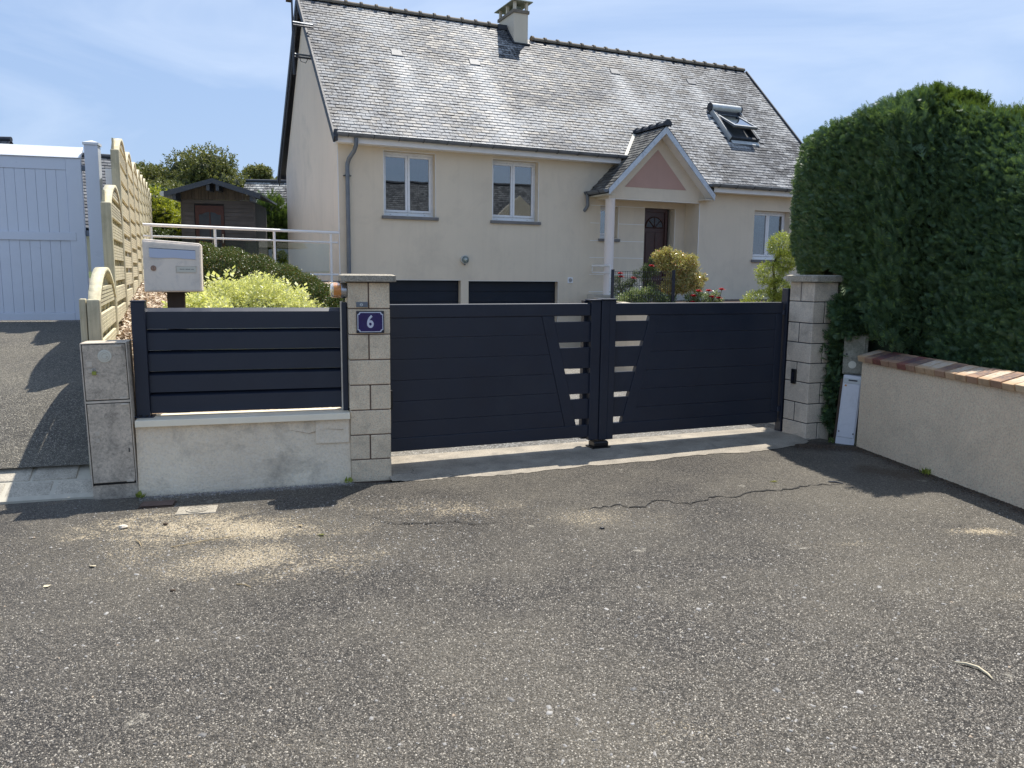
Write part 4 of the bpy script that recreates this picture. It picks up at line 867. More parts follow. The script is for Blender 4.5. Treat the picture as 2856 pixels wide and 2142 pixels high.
# ------------------------------------------------------------------ PILLARS
def pillar(name, label, org, yaw, w, d, zs, mat, first, capz, over, joint='joint', chip=.006, bases=None):
    p = thing(name, label, 'pillar', (org[0], org[1], 0), yaw)
    MB().box(.006, w-.006, .006, d-.006, -.1, zs[0]-.001).build('mortar_core', M_[joint], p)
    for i in range(len(zs)-1):
        z1, z0 = zs[i]-.004, zs[i+1]+.004; j = .005
        sp = (i+first) % 2
        jit = random.uniform(-.0015, .0015)
        if sp == 0:
            k = .5+random.uniform(-.02, .02); cells = [(0, w*k-j, 0, d), (w*k+j, w, 0, d)]
        elif sp == 1: k = .54; cells = [(0, w, 0, d*k-j), (0, w, d*k+j, d)]
        for c in cells:
            MB().box(c[0]+jit, c[1]+jit, c[2], c[3], z0, z1).build('block', M_[mat], p, bevel=chip)
    z0, z1 = capz
    mb = MB(); a = over; c = .035
    poly = [(-a+c, -a), (w+a-c, -a), (w+a, -a+c), (w+a, d+a-c), (w+a-c, d+a), (-a+c, d+a), (-a, d+a-c), (-a, -a+c)]
    mb.prism(poly, z0, z1, 'z')
    b = [(.5*w+(x-.5*w)*.86, .5*d+(y-.5*d)*.86) for x, y in poly]
    n = len(poly); mb.add([(x, y, z1+.0005) for x, y in poly]+[(x, y, z1+.012) for x, y in b], [(i, (i+1) % n, (i+1) % n+n, i+n) for i in range(n)]+[tuple(range(n, 2*n))])
    mb.build('cap', M_['cap'], p, bevel=.006)
    return p
WY = R(16)
PL0 = (-1.271, 6.164)
pl_ = pillar('pillar', 'sand coloured concrete block pillar carrying the blue number plate and the orange lamp', PL0, WY, .318, .318, [1.562, 1.357, 1.157, .957, .757, .557, .357, .157, -.03], 'block', 0, (1.565, 1.612), .052)
pr_ = pillar('pillar', 'pale grey block pillar at the right end of the gate, under the hedge', (2.931, 7.78), GY, .30, .335, [1.586, 1.393, 1.183, .985, .788, .592, .383, .188, -.02], 'block_pale', 1, (1.588, 1.643), .05, 'rake')
# number plate
npx = thing('number_plate', 'dark blue enamel house number plate with a white 6 and border', 'number plate', (PL0[0], PL0[1], 0), WY)
MB().box(.058, .272, -.012, -.0005, 1.168, 1.340).build('plate', M_['enamel_k'], npx, bevel=.003)
cx, cz, hw_, hh = .165, 1.254, .099, .078
def plate_poly(hw_, hh, c):
    P = []
    for sx, sz, a0 in ((1, 1, 180), (-1, 1, 270), (-1, -1, 0), (1, -1, 90)):
        for k in range(5):
            a = R(a0+90-90*k/4) if False else R(a0+90*k/4)
            P.append((cx+sx*hw_+c*math.cos(a), cz+sz*hh+c*math.sin(a)))
    return P
def notch(hw_, hh, c):
    # rectangle with concave quarter-circle corners, counter-clockwise
    P = []
    for (sx, sz, s_, e_) in ((1, -1, 180, 90), (1, 1, 270, 180), (-1, 1, 360, 270), (-1, -1, 90, 0)):
        for k in range(5):
            a = R(s_+(e_-s_)*k/4); P.append((cx+sx*hw_+c*math.cos(a), cz+sz*hh+c*math.sin(a)))
    return P
MB().prism(notch(.099, .078, .016)[::-1], -.0135, -.0121).build('border', M_['enamel_w'], npx)
MB().prism(notch(.0925, .0715, .0165)[::-1], -.0150, -.0136).build('field', M_['enamel'], npx)
fc = bpy.data.curves.new('digit', 'FONT'); fc.body = '6'; fc.size = .135; fc.extrude = .0006; fc.offset = .0030; fc.align_x = 'CENTER'; fc.align_y = 'CENTER'
fo = bpy.data.objects.new('digit', fc); COL.objects.link(fo); fo.parent = npx; fo.location = (cx-.001, -.0157, cz-.001); fo.rotation_euler = (R(90), 0, 0); fo.scale = (.82, 1, 1); fc.materials.append(M_['enamel_w'])
bpy.context.view_layer.update()
dm = bpy.data.meshes.new_from_object(fo); bpy.data.objects.remove(fo); fo = put('digit', dm, npx, loc=(cx-.001, -.0157, cz-.001), rot=(R(90), 0, 0)); fo.scale = (.82, 1, 1)
# small steel plate above it
kp = thing('key_switch', 'small steel key switch plate set in the pillar just above the number plate', 'key switch', (PL0[0], PL0[1], 0), WY)
MB().box(.059, .148, -.010, -.0005, 1.369, 1.409).build('plate', M_['zinc'], kp, bevel=.003); MB().lathe([(.012, -.0101), (.012, -.015)], (.098, 0, 1.389), 'y', 16).build('lock_barrel', M_['zinc_lt'], kp); MB().box(.0965, .0995, -.0158, -.0151, 1.382, 1.396).build('keyhole', M_['ink'], kp)
# flashing lamp on the left face
fl = thing('flashing_light', 'amber and clear flashing gate lamp on the left side of the numbered pillar', 'lamp', (PL0[0], PL0[1], 0), WY)
MB().lathe([(.052, -.002), (.060, -.006), (.062, -.035), (.060, -.048)], (0, .11, 1.496), 'x', 28).build('base_ring', M_['steel'], fl, smooth=True)
t = NT('amber lens'); t.p.inputs['Base Color'].default_value = (.80, .36, .10, 1); t.p.inputs['Roughness'].default_value = .12; t.p.inputs['Transmission Weight'].default_value = .35; t.p.inputs['Subsurface Weight'].default_value = 0; M_['amber'] = t.m
t = NT('clear lens'); t.p.inputs['Base Color'].default_value = (.92, .80, .62, 1); t.p.inputs['Roughness'].default_value = .15; t.p.inputs['Transmission Weight'].default_value = .5; M_['clear'] = t.m
MB().lathe([(.058, -.049), (.0585, -.105)], (0, .11, 1.496), 'x', 28).build('amber_lens', M_['amber'], fl, smooth=True)
MB().lathe([(.0575, -.1055), (.055, -.118), (.045, -.128), (.02, -.133), (.001, -.134)], (0, .11, 1.496), 'x', 28).build('clear_dome', M_['clear'], fl, smooth=True)
MB().tube([(-.03, .11, 1.438), (-.02, .11, 1.425), (-.035, .11, 1.412)], .004, 6).build('cable', M_['black'], fl)
MB().tube([(-.045, .12, 1.412), (-.045, .12, .55)], .012, 10).build('conduit', M_['cabinet_lt'], fl, smooth=True)
# photocells
pc = thing('photocell', 'black gate photocell on the inner face of the right pillar', 'photocell', (2.931, 7.78, 0), GY)
MB().box(-.022, -.0005, .17, .235, .565, .715).build('housing', M_['black'], pc, bevel=.008); MB().box(-.026, -.0225, .19, .215, .60, .68).build('lens', M_['enamel_k'], pc)
pc = thing('photocell', 'narrow black photocell on the inner face of the numbered pillar', 'photocell', (PL0[0], PL0[1], 0), WY)
MB().box(.3185, .342, .06, .12, .545, .70).build('housing', M_['black'], pc, bevel=.006)

# ------------------------------------------------------------------ LOW WALL + LOUVRE PANEL
lw = thing('low_wall', 'low rendered wall with cream coping under the louvre fence panel', 'wall', (PL0[0], PL0[1], 0), WY)
mb = MB(); nx = 26; V = []; F = []
for i in range(nx+1):
    x = -1.558+1.556*i/nx
    for j, z in enumerate((-.12, .0, .16, .33, .4925)): V.append((x, .02+random.uniform(-.004, .004)-(.012 if j < 2 else 0), z))
for i in range(nx):
    for j in range(4): a = i*5+j; F.append((a, a+5, a+6, a+1))
mb.add(V, F); mb.box(-1.556, -.004, .03, .22, -.1, .4922); mb.build('wall_body', M_['rough_wall'], lw, smooth='all')
MB().box(-.27, -.01, .008, .0195, .30, .489).build('render_patch', M_['rough_wall'], lw, bevel=.006)
MB().box(-1.554, -.003, -.022, .27, .4935, .543).build('coping', M_['coping'], lw, bevel=.003)
fp = thing('louvre_fence', 'anthracite aluminium louvre panel standing on the low wall left of the pillar', 'fence', (PL0[0], PL0[1], 0), WY)
MB().box(-1.560, -1.464, .10, .20, .5435, 1.405).build('post', M_['navy'], fp, bevel=.006); MB().box(-1.563, -1.461, .097, .203, 1.4055, 1.415).build('post_cap', M_['navy'], fp, bevel=.003)
MB().box(-.046, -.004, .10, .20, .5435, 1.403).build('post', M_['navy'], fp, bevel=.006)
for z in (1.2045, 1.0455, .8865, .7275, .5690):
    MB().prism([(.135, z), (.135, z+.128), (.172, z+.1535), (.203, z+.1545), (.203, z+.012), (.150, z)], -1.463, -.047, 'x').build('slat', M_['navy'], fp)
MB().box(-1.60, -1.44, .085, .215, .5436, .552).build('foot_plate', M_['navy'], fp, bevel=.003)
for x in (-1.53, -1.49): MB().lathe([(.011, .5525), (.011, .562), (.006, .566)], (x, .097, 0), 'z', 6).build('bolt', M_['black'], fp)

# ------------------------------------------------------------------ LEFT CABINETS
cb = thing('meter_cabinet', 'stained grey concrete meter cabinet with two doors at the left end of the low wall', 'cabinet', (PL0[0], PL0[1], 0), WY)
cb.rotation_euler = (0, R(-1.2), WY)
MB().box(-1.866, -1.560, .012, .215, -.12, 1.156).build('body', M_['cabinet'], cb, bevel=.006)
MB().box(-1.8615, -1.5612, .0095, .0117, .105, 1.152).build('door_gap_shade', M_['black'], cb)  # black sheet behind the doors paints the shade in their gaps
MB().box(-1.852, -1.571, -.004, .0093, .740, 1.141).build('door', M_['cabinet'], cb, bevel=.004); d2 = MB().box(-1.852, -1.570, -.004, .0093, .124, .711).build('door', M_['cabinet'], cb, bevel=.004)
mb = MB(); mb.box(-1.864, -1.857, -.006, .0115, .10, 1.152); mb.box(-1.565, -1.5605, -.006, .0115, .10, 1.152); mb.box(-1.856, -1.566, -.006, .0115, 1.147, 1.153); mb.box(-1.856, -1.566, -.006, .0115, .718, .733); mb.build('frame', M_['cabinet_lt'], cb)
mb = MB(); mb.lathe([(.046, -.0045), (.046, -.0075), (.042, -.0085)], (-1.708, 0, 1.058), 'y', 32); dd = mb.build('badge', M_['label'], cb, smooth=True)
mb = MB(); mb.tube([(-1.708+.032*math.cos(a), -.0085, 1.058+.032*math.sin(a)) for a in np.linspace(0, 2*math.pi, 25)], .0016, 5)
mb.tube([(-1.708+.019*math.cos(a), -.0085, 1.058+.019*math.sin(a)) for a in np.linspace(.7, 2*math.pi-.1, 20)]+[(-1.700, -.0085, 1.056)], .0022, 5); mb.build('emblem', M_['cabinet_lt'], dd)
for x, z in ((-1.615, 1.128), (-1.60, .748), (-1.60, .700), (-1.60, .128)): MB().box(x-.03, x+.022, -.010, -.0045, z-.007, z+.007).build('hinge', M_['cabinet_lt'], cb, bevel=.002)
for x, z, w in ((-1.812, 1.00, .02), (-1.808, .955, .016), (-1.798, .49, .016), (-1.798, .44, .014)): MB().box(x-w, x+w, -.0075, -.0045, z-w, z+w).build('latch_plate', M_['cabinet_lt'], cb, bevel=.003)
MB().box(-1.60, -1.592, -.008, -.0045, .345, .375).build('keyhole_cover', M_['ink'], cb)
pd = thing('padlock', 'small yellow green padlock hanging on the upper cabinet door', 'padlock', (PL0[0], PL0[1], 0), WY)
MB().box(-1.817, -1.789, -.020, -.009, .888, .915).build('body', M_['yellowlock'], pd, bevel=.003); MB().tube([(-1.812, -.014, .915), (-1.812, -.014, .928), (-1.803, -.014, .934), (-1.794, -.014, .928), (-1.794, -.014, .915)], .003, 6).build('shackle', M_['steel'], pd)
MB().tube([(-1.789, -.015, .900), (-1.775, -.012, .895), (-1.765, -.008, .880)], .0015, 5).build('wire_seal', M_['label'], pd)
# valve covers in the ground
for nm, lab, x0, x1, y0, y1, rd in (('valve_cover', 'rusty square water cover with concentric rings in front of the low wall', -2.32, -2.06, 5.28, 5.46, 1), ('drain_cover', 'dark rectangular cast cover at the foot of the low wall near the cabinet', -2.64, -2.40, 5.42, 5.57, 0)):
    v = thing(nm, lab, 'cover', ((x0+x1)/2, (y0+y1)/2, gz(x0)+.002), R(14)); w = (x1-x0)/2; d = (y1-y0)/2
    MB().box(-w, w, -d, d, -.02, .004).build('frame', M_['cap'] if rd else M_['soil'], v, bevel=.003)
    mb = MB()
    if rd: mb.lathe([(.075, .0045), (.075, .009), (.068, .009), (.068, .006), (.045, .006), (.045, .009), (.038, .009), (.038, .006), (.012, .006), (.012, .009)], (0, 0, 0), 'z', 28)
    else: mb.box(-w+.012, w-.012, -d+.012, d-.012, .0095, .012)
    mb.build('lid', M_['cap'] if rd else M_['joint'], v)

# ------------------------------------------------------------------ MAILBOX
ml = thing('mailbox', 'chalky grey metal mailbox with a flap and name label on a brown wooden post', 'mailbox', (-2.605, 6.15, 1.47), R(19))
Mt = Matrix.Rotation(R(-2.2), 4, 'Y')
bd = MB(); sec = [(-.222, 0), (.208, .004), (.212, .362), (.205, .376), (-.205, .402), (-.222, .392)]
bd.prism(sec, .012, .30); body = bd.build('body', M_['mail'], ml, bevel=.010); ml.scale = (.955, 1, 1)
MB().prism([(-.214, .004), (.200, .008), (.204, .36), (-.214, .385)], .0, .0118).build('door', M_['mail'], ml, bevel=.004)
MB().prism([(-.205, .016), (.193, .018), (.196, .352), (-.205, .374)], -.003, -.0005).build('door_panel', M_['mail'], ml, bevel=.003)
MB().prism([(-.172, .268), (-.165, .262), (-.10, .259), (.01, .262), (.08, .256), (.165, .252), (.170, .256), (.170, .318), (-.172, .332)], -.009, -.0031).build('flap', M_['mail_flap'], ml, bevel=.002)
MB().tube([(-.172, -.006, .333), (.170, -.006, .319)], .0025, 6).build('flap_hinge', M_['enamel_k'], ml)
MB().lathe([(.021, -.0032), (.021, -.008), (.016, -.010), (.016, -.007), (.010, -.007), (.010, -.011)], (-.146, 0, .183), 'y', 24).build('lock', M_['copper'], ml, smooth=True); MB().box(-.1475, -.1445, -.0125, -.011, .180, .192).build('keyhole', M_['ink'], ml)
MB().box(.018, .175, -.006, -.0031, .148, .202).build('label_holder', M_['cabinet_lt'], ml, bevel=.003); MB().box(.025, .168, -.0075, -.0061, .156, .195).build('name_label', M_['label'], ml)
mb = MB(); x = .043
while x < .150:   # the illegible printed line of the label
    w = random.uniform(.0018, .0034)
    if random.random() > .12: mb.box(x, x+w, -.0080, -.0076, .1745, .1745+random.uniform(.0038, .0055))
    x += w+.0011
mb.build('lettering', M_['ink'], ml)
MB().box(-.066, .066, .10, .23, -1.0, -.001).build('post', M_['brownpost'], ml, bevel=.006)
MB().box(-.10, .10, .06, .27, -.004, .0).build('bracket', M_['rake'], ml)

# ------------------------------------------------------------------ WOODEN FENCE
FD = Vector((-.4225, 1, 0)).normalized(); FY = math.atan2(FD.y, FD.x); FO = Vector((-3.103, 6.0, 0)); STEP = 1.846
wf = thing('wooden_fence', 'pale treated pine fence of arched ribbed panels stepping up along the garden', 'fence', (FO.x, FO.y, 0), FY)
tops = [1.417, 2.267, 2.995, 3.076, 3.155, 3.24, 3.34, 3.45, 3.55, 3.57, 3.59, 3.60, 3.6]; hts = [1.35, 1.82]+[1.80]*11
def ribbed(w, h=.145):
    k = 5; P = [(.028, 0)]; P += [(.028, h)]
    for i in range(k):
        z1 = h-i*h/k; z0 = h-(i+1)*h/k; P += [(.0, z1-.003), (.0, z0+.004), (.006, z0+.0015)] if i < k-1 else [(.0, z1-.003), (.0, z0)]
    mb = MB(); mb.prism(P, 0, w, 'x'); return mb.mesh('ribbed_board', M_['wood'])
PW = STEP-.09-.08
m_board = ribbed(PW); m_back = MB().box(0, PW, 0, .02, 0, .12).mesh('back_board', M_['wood']); m_batten = MB().box(-.011, .011, .028, .052, 0, 1).mesh('batten', M_['wood_post'])
for i in range(12):
    x0 = i*STEP; zt = tops[i]; h = hts[i]; zb = zt-h
    # square post between panels
    pmb = MB(); pmb.box(x0-.045, x0+.045, .0, .09, zb-.4, max(zt, tops[i-1] if i else zt)-.0); pmb.build('post', M_['wood_post'], wf, bevel=.012)
    if i == 0: MB().box(x0-.04, x0+.05, .095, .14, zb, zt+.004).build('post', M_['wood_post'], wf, bevel=.008)
    xa, xb = x0+.05, x0+STEP-.05
    pn = MB(); pn.box(xa, xa+.035, .005, .085, zb, zt-.0); pn.box(xb-.035, xb, .005, .085, zb, zt); pn.box(xa+.036, xb-.036, .01, .08, zb, zb+.04)
    po = pn.build('panel', M_['wood_post'], wf, bevel=.006)
    # arch
    am = MB(); n = 18; rise = .25; V = []
    for k in range(n+1):
        t = k/n; x = xa+(xb-xa)*t; z = zt-.01+rise*math.sin(math.pi*t)**.75
        V.append((x, z))
    for k in range(n):
        (xA, zA), (xB, zB) = V[k], V[k+1]
        am.add([(xA, .002, zA-.045), (xB, .002, zB-.045), (xB, .088, zB-.045), (xA, .088, zA-.045), (xA, .002, zA), (xB, .002, zB), (xB, .088, zB), (xA, .088, zA)], [(0,1,5,4), (4,5,6,7), (7,6,2,3), (3,2,1,0)])
    am.build('arch', M_['wood'], po, smooth='all')
    zl = zb+.045; top_room = zt-.02
    z = zl; nmb = 0
    while z < zt+.13:
        if z+.145 < zt+.02: put('board', m_board, po, loc=(xa+.036, .012, z))
        else:   # board trimmed to the arch
            def half(zq): 
                q = (zq-zt+.055)/rise
                if q >= 1: return None
                return math.asin(max(0, q)**(1/.75))/math.pi if q > 0 else 0
            P = []
            zz2 = min(z+.145, zt+rise-.07)
            if zz2-z > .03:
                L2 = []; 
                for zq in np.linspace(z, zz2, 5):
                    hq = half(zq); L2.append((xa+.036+(PW)*(hq if hq else 0), zq))
                Rr = [(2*(xa+xb)/2-x_, z_) for x_, z_ in L2]
                mb = MB(); mb.prism(L2+Rr[::-1], .014, .038)
                mb.build('board', M_['wood'], po)
                for kk in range(1, 5):
                    zq = z+kk*.029
                    if zq < zz2:
                        hq = half(zq) or 0; xx1 = xa+.036+PW*hq; MB().box(xx1+.01, xa+xb-xx1-.01, .0125, .0138, zq-.002, zq+.002).build('groove_shade', M_['brownpost'], po) if i < 3 else None  # thin dark strip painting the shade of a groove
        if z+.21 < zt+.12 and i < 8: put('back_board', m_back, po, loc=(xa+.036, .058, z+.12))
        z += .207; nmb += 1
    for q in (.25, .5, .75) if i < 9 else ():
        o = put('batten', m_batten, po, loc=(xa+.036+PW*q, 0, zl)); o.scale = (1, 1, zt-zl+rise*.72)
        o.location.y = .012-.002

# ------------------------------------------------------------------ WHITE GATE of the neighbour
GW = Vector((-5.31, 10.0)); wy = R(15.4)
wg = thing('white_gate', 'white plastic boarded gate closing the neighbouring driveway', 'gate', (GW.x, GW.y, 0), wy)
zt, zb_ = 3.13, 1.0
MB().box(-.17, -.0, .0, .06, zb_, zt-.157).build('end_stile', M_['pvc_gate'], wg, bevel=.006)
MB().box(-4.2, -.171, .006, .056, zt-.30, zt-.156).build('top_rail', M_['pvc_gate'], wg, bevel=.004)
MB().prism([(-.02, zt-.155), (.16, zt), (.2, zt-.02), (.06, zt-.155)], -4.2, .0, 'x').build('capping', M_['pvc'], wg, bevel=.01)
MB().box(-4.2, -.10, -.006, .0055, 1.98, 2.08).build('mid_rail', M_['pvc_gate'], wg, bevel=.003)
MB().box(-4.2, -.0, -.004, .0559, zb_, 1.10).build('bottom_rail', M_['pvc_gate'], wg, bevel=.004) if False else MB().box(-4.2, -.171, .0, .058, zb_, 1.09).build('bottom_rail', M_['pvc_gate'], wg, bevel=.004)
for k in range(36):
    x1 = -.173-.112*k; MB().box(x1-.110, x1, .012, .045, 1.091, zt-.301).build('board', M_['pvc_gate'], wg, bevel=.004)
wp = thing('gate_post', 'tall white post with a low pyramid cap beside the white gate', 'post', (GW.x+.045, GW.y+.02, 0), wy)
MB().box(.0, .155, -.02, .135, .6, 3.14).build('shaft', M_['pvc_gate'], wp, bevel=.004); mb = MB(); mb.box(-.012, .167, -.032, .147, 3.141, 3.17); mb.add([(-.012, -.032, 3.1705), (.167, -.032, 3.1705), (.167, .147, 3.1705), (-.012, .147, 3.1705), (.0775, .0575, 3.205)], [(0,1,4),(1,2,4),(2,3,4),(3,0,4)]); mb.build('cap', M_['pvc'], wp)
for z in (2.83, 2.04, 1.3): MB().box(-.06, -.002, .03, .07, z, z+.07).build('hinge', M_['zinc'], wp, bevel=.006)
MB().box(.16, .26, .3, 1.2, 1.0, 2.9).build('side_panel', M_['pvc'], wp)

# ------------------------------------------------------------------ RAILING with glass
A = Vector((-3.80, 17.42, 0)); B = Vector((-6.86, 14.93, 0)); rd = (B-A).normalized(); RY = math.atan2(rd.y, rd.x); Lr = (B-A).length
rl = thing('terrace_railing', 'white tubular railing with clear glass infill along the terrace edge', 'railing', (A.x, A.y, 0), RY)
MB().tube([(-.02, 0, 2.452), (Lr, 0, 2.452)], .030, 12).build('handrail', M_['white_paint'], rl, smooth=True)
MB().tube([(0, 0, 2.245), (Lr, 0, 2.245)], .019, 10).build('mid_rail', M_['white_paint'], rl, smooth=True); MB().tube([(0, 0, 1.56), (Lr, 0, 1.56)], .02, 10).build('bottom_rail', M_['white_paint'], rl, smooth=True)
px_ = [.16, 1.42, 2.62, 3.80]
for x in px_: MB().tube([(x, .0, 2.42), (x, 0, 1.38)], .026, 10).build('post', M_['white_paint'], rl, smooth=True)
for a, b in zip(px_[:-1], px_[1:]): MB().box(a+.05, b-.05, -.004, .004, 1.60, 2.21).build('pane', M_['balu_glass'], rl)
mb = MB(); mb.prism([(-.16, 1.28), (.10, 1.28), (.10, 1.405), (-.16, 1.405)], .05, Lr, 'x'); o = mb.build('terrace_edge', M_['white_paint'], None); o.location = (A.x, A.y, 0); o.rotation_euler = (0, 0, RY); o['kind'] = 'structure'

# ------------------------------------------------------------------ RIGHT WALL with brick coping, meter box
WR0 = Vector((3.315, 7.482)); WR1 = Vector((3.625, 5.446)); wd_ = (WR1-WR0).normalized(); WRY = math.atan2(wd_.y, wd_.x)
# local x runs towards the camera, local -y faces the street, +y = towards the hedge
rwl = thing('garden_wall', 'beige roughcast garden wall with a brick coping at the right', 'wall', (WR0.x, WR0.y, 0), WRY)
LW = 5.2
MB().box(0, LW, .0, .20, -.1, .845).build('wall_body', M_['beige_wall'], rwl)
def brickmat(name, c, top):
    t = NT(name); v = t.coord('Object'); w = t.coord('World')
    b = t.mix(t.rng(t.objrand(), 0, 1), sc(c, .8), sc(c, 1.15)); b = t.mix(t.rng(t.noise(w, 18, 5, .7), .4, .65, 0, .7), b, sc(c, 1.35))
    g = t.n('SeparateXYZ'); t.l(v, g.inputs[0]); ym = t.rng(t.math('ABSOLUTE', t.math('SUBTRACT', g.outputs[1], .09)), .05, .10, 1, 0); zm = t.rng(g.outputs[2], .050, .053)
    b = t.mix(t.math('MULTIPLY', t.math('MULTIPLY', ym, zm), t.rng(t.noise(w, 30, 5, .7), .35, .6, .1, .9)), b, top)
    t.l(b, t.p.inputs['Base Color']); t.p.inputs['Roughness'].default_value = .8; t.bump(t.noise(w, 90, 5, .7), .5, .004); return t.m
BR = [brickmat('buff brick', (.46, .30, .17), (.60, .52, .42)), brickmat('dark buff brick', (.34, .20, .12), (.11, .085, .085)), brickmat('red brick', (.22, .08, .055), (.09, .07, .08)), brickmat('pale brick', (.50, .36, .22), (.62, .56, .50))]
mb_ = MB().prism([(.0, .8455), (.0, .848), (.205, .903), (.205, .8455)], -.02, LW, 'x').build('mortar_bed', M_['mortar'], rwl)
seq = [0, 1, 2, 1, 1, 2, 0, 0, 0, 1, 0, 0, 1, 0, 1, 0, 3]
k = 0; x = -.03
while x < LW-.1:
    w = .112+random.uniform(-.003, .003); t_ = seq[k] if k < len(seq) else random.choice([0, 0, 1, 3, 2])
    if 1 < k < 7 and t_ == 0: t_ = 1
    mb = MB().box(0, w, -.030+random.uniform(-.004, .004), .20, 0, .055+random.uniform(-.002, .002)); o = mb.build('brick', BR[t_], rwl, bevel=.006); o.location = (x, 0, .8535); o.rotation_euler = (R(15)+random.uniform(-.012, .012), 0, random.uniform(-.02, .02))
    x += w+.010; k += 1
MB().prism([(-.012, .852), (-.022, .895), (.18, .948), (.20, .906)], .0, LW-.1, 'x').build('joint', M_['mortar'], rwl)
# white meter box leaning beside the wall, concrete post behind
mc = thing('meter_box', 'narrow white plastic meter box with grey top plate set between pillar and garden wall', 'meter box', (3.165, 7.62, 0), R(-30)); mc.rotation_euler = (0, R(3), R(-30))
wv = .17
MB().box(0, wv, .0, .16, -.05, .705).build('body', M_['coffret'], mc, bevel=.006); MB().box(.012, wv-.012, -.008, -.0003, .10, .625).build('door', M_['coffret'], mc, bevel=.004); MB().box(.006, wv-.006, -.006, -.0003, .63, .68).build('top_plate', M_['zinc_lt'], mc, bevel=.003)
MB().box(.0, wv, -.004, -.0003, .03, .093).build('skirt', M_['coffret'], mc, bevel=.003); MB().box(.05, .13, -.010, -.0045, .655, .668).build('slot', M_['enamel_k'], mc)
for x, z in ((.02, .155), (.15, .145)): MB().lathe([(.007, -.0083), (.007, -.013)], (x, 0, z), 'y', 12).build('screw', M_['ink'], mc)
MB().prism([(.018, .60), (.044, .60), (.031, .622)], -.0095, -.0082).build('warning_sign', M_['amber'], mc)
MB().box(-.022, -.003, .01, .1, -.05, .66).build('side_board', M_['brownpost'], mc)
cp = thing('concrete_meter_post', 'lichened concrete cabinet head with a round pale badge behind the white meter box', 'cabinet', (3.205, 7.66, 0), R(-22))
MB().box(0, .215, .012, .2, .706, 1.10).build('body', M_['old_concrete'], cp, bevel=.008); MB().box(.012, .19, .0, .0118, .72, 1.08).build('door', M_['old_concrete'], cp, bevel=.004)
MB().lathe([(.036, -.0003), (.036, -.006), (.030, -.007), (.030, -.004), (.020, -.004), (.020, -.0065), (.001, -.0065)], (.085, 0, .80), 'y', 24).build('badge', M_['label'], cp, smooth=True)
MB().lathe([(.010, -.0003), (.010, -.005)], (.03, 0, .90), 'y', 12).build('lock', M_['ink'], cp)
# ------------------------------------------------------------------ SHED
sh = thing('garden_shed', 'weathered wooden garden shed with a red framed glazed door behind the railing', 'shed', (-9.0, 22.0, 0), R(9))
SW, SD, SB, ST = 1.86, 2.6, 1.40, 3.52
MB().box(.02, SW-.02, .03, SD, SB, ST).build('frame', M_['room'], sh)
z = SB; 
dx0, dx1, dz0, dz1 = .34, 1.08, 1.5, 3.36
while z < ST-.01:
    z1 = min(z+.112, ST)
    for a, b in (((0, dx0-.035), (dx1+.005, SW)) if z < dz1 else ((0, SW),)): MB().prism([(-.004, z+.002), (.012, z1-.002), (.03, z1-.002), (.03, z+.002)], a, b, 'x').build('plank', M_['shed'], sh)
    z = z1
MB().box(-.04, -.002, .0, .09, SB, ST+.02).build('corner_post', M_['shed'], sh); MB().box(SW+.002, SW+.03, .0, .09, SB, ST).build('corner_post', M_['shed'], sh)
rid = 4.03
def ztop(x): return rid-abs(x-.93)*.27-.06
x = .0
while x < SW: x1 = min(x+.088, SW); MB().prism([(x+.003, ST+.003), (x1-.003, ST+.003), (x1-.003, ztop(x1)), (x+.003, ztop(x))], -.035, -.006, 'y').build('gable_board', M_['shed_gable'], sh); x = x1
for sgn in (-1, 1):
    xe = .93+sgn*1.22; mb = MB()
    P = [(.93, rid), (xe, rid-1.22*.30), (xe, rid-1.22*.30-.05), (.93, rid-.05)]
    mb.prism(P if sgn > 0 else P[::-1], -.62, SD+.1, 'y'); mb.build('roof', M_['rake'], sh)
    mb = MB(); P = [(.93, rid-.003), (xe, rid-1.22*.30-.003), (xe, rid-1.22*.30-.15), (.93, rid-.13)]; mb.prism(P if sgn > 0 else P[::-1], -.65, -.621, 'y'); mb.build('fascia_board', M_['fascia_dark'], sh)
    for q in (.12, .98): 
        xx = .93+sgn*q; MB().box(xx-.04, xx+.04, -.60, -.04, rid-q*.3-.28, rid-q*.3-.07).build('rafter', M_['fascia_dark'], sh)
MB().tube([(-.34, -.60, 3.60), (-.34, SD, 3.60)], .07, 10).build('gutter', M_['zinc_lt'], sh)
mb = MB(); P = [(dx0, dz0), (dx1, dz0), (dx1, dz1), (dx0, dz1)]; gx0, gx1, gz0, gz1 = .43, 1.0, 1.95, 3.22
dr = MB().box(dx0, dx1, -.03, -.005, dz0, gz0).box(dx0, gx0, -.03, -.005, gz0, dz1).box(gx1, dx1, -.03, -.005, gz0, dz1).box(gx0, gx1, -.03, -.005, gz1, dz1).build('door', M_['red_wood'], sh)
mb = MB()
for sgn in (0, 1):
    P = [(gx0, 3.22), (gx0, 3.12), (gx0+.08, 3.125), (gx0+.15, 3.17), (gx0+.285, 3.195), (gx0+.285, 3.22)]
    if sgn: P = [(gx0+gx1-x, z) for x, z in P][::-1]
    mb.prism(P, -.032, -.006, 'y')
mb.build('arched_head', M_['red_wood'], dr)
MB().box(gx0, gx1, -.02, -.014, gz0, gz1).build('pane', M_['shedglass'], dr)
for bx_ in ((.70, .73, gz0, gz1), (gx0, gx1, 2.82, 2.845), (gx0, gx1, 2.38, 2.405)): MB().box(bx_[0], bx_[1], -.034, -.021, bx_[2], bx_[3]).build('glazing_bar', M_['red_wood'], dr)
MB().box(1.03, 1.055, -.045, -.031, 2.36, 2.60).build('handle_plate', M_['steel'], dr)
MB().box(1.70, 1.735, -.07, -.037, 3.66, 3.78).build('sensor', M_['label'], sh)

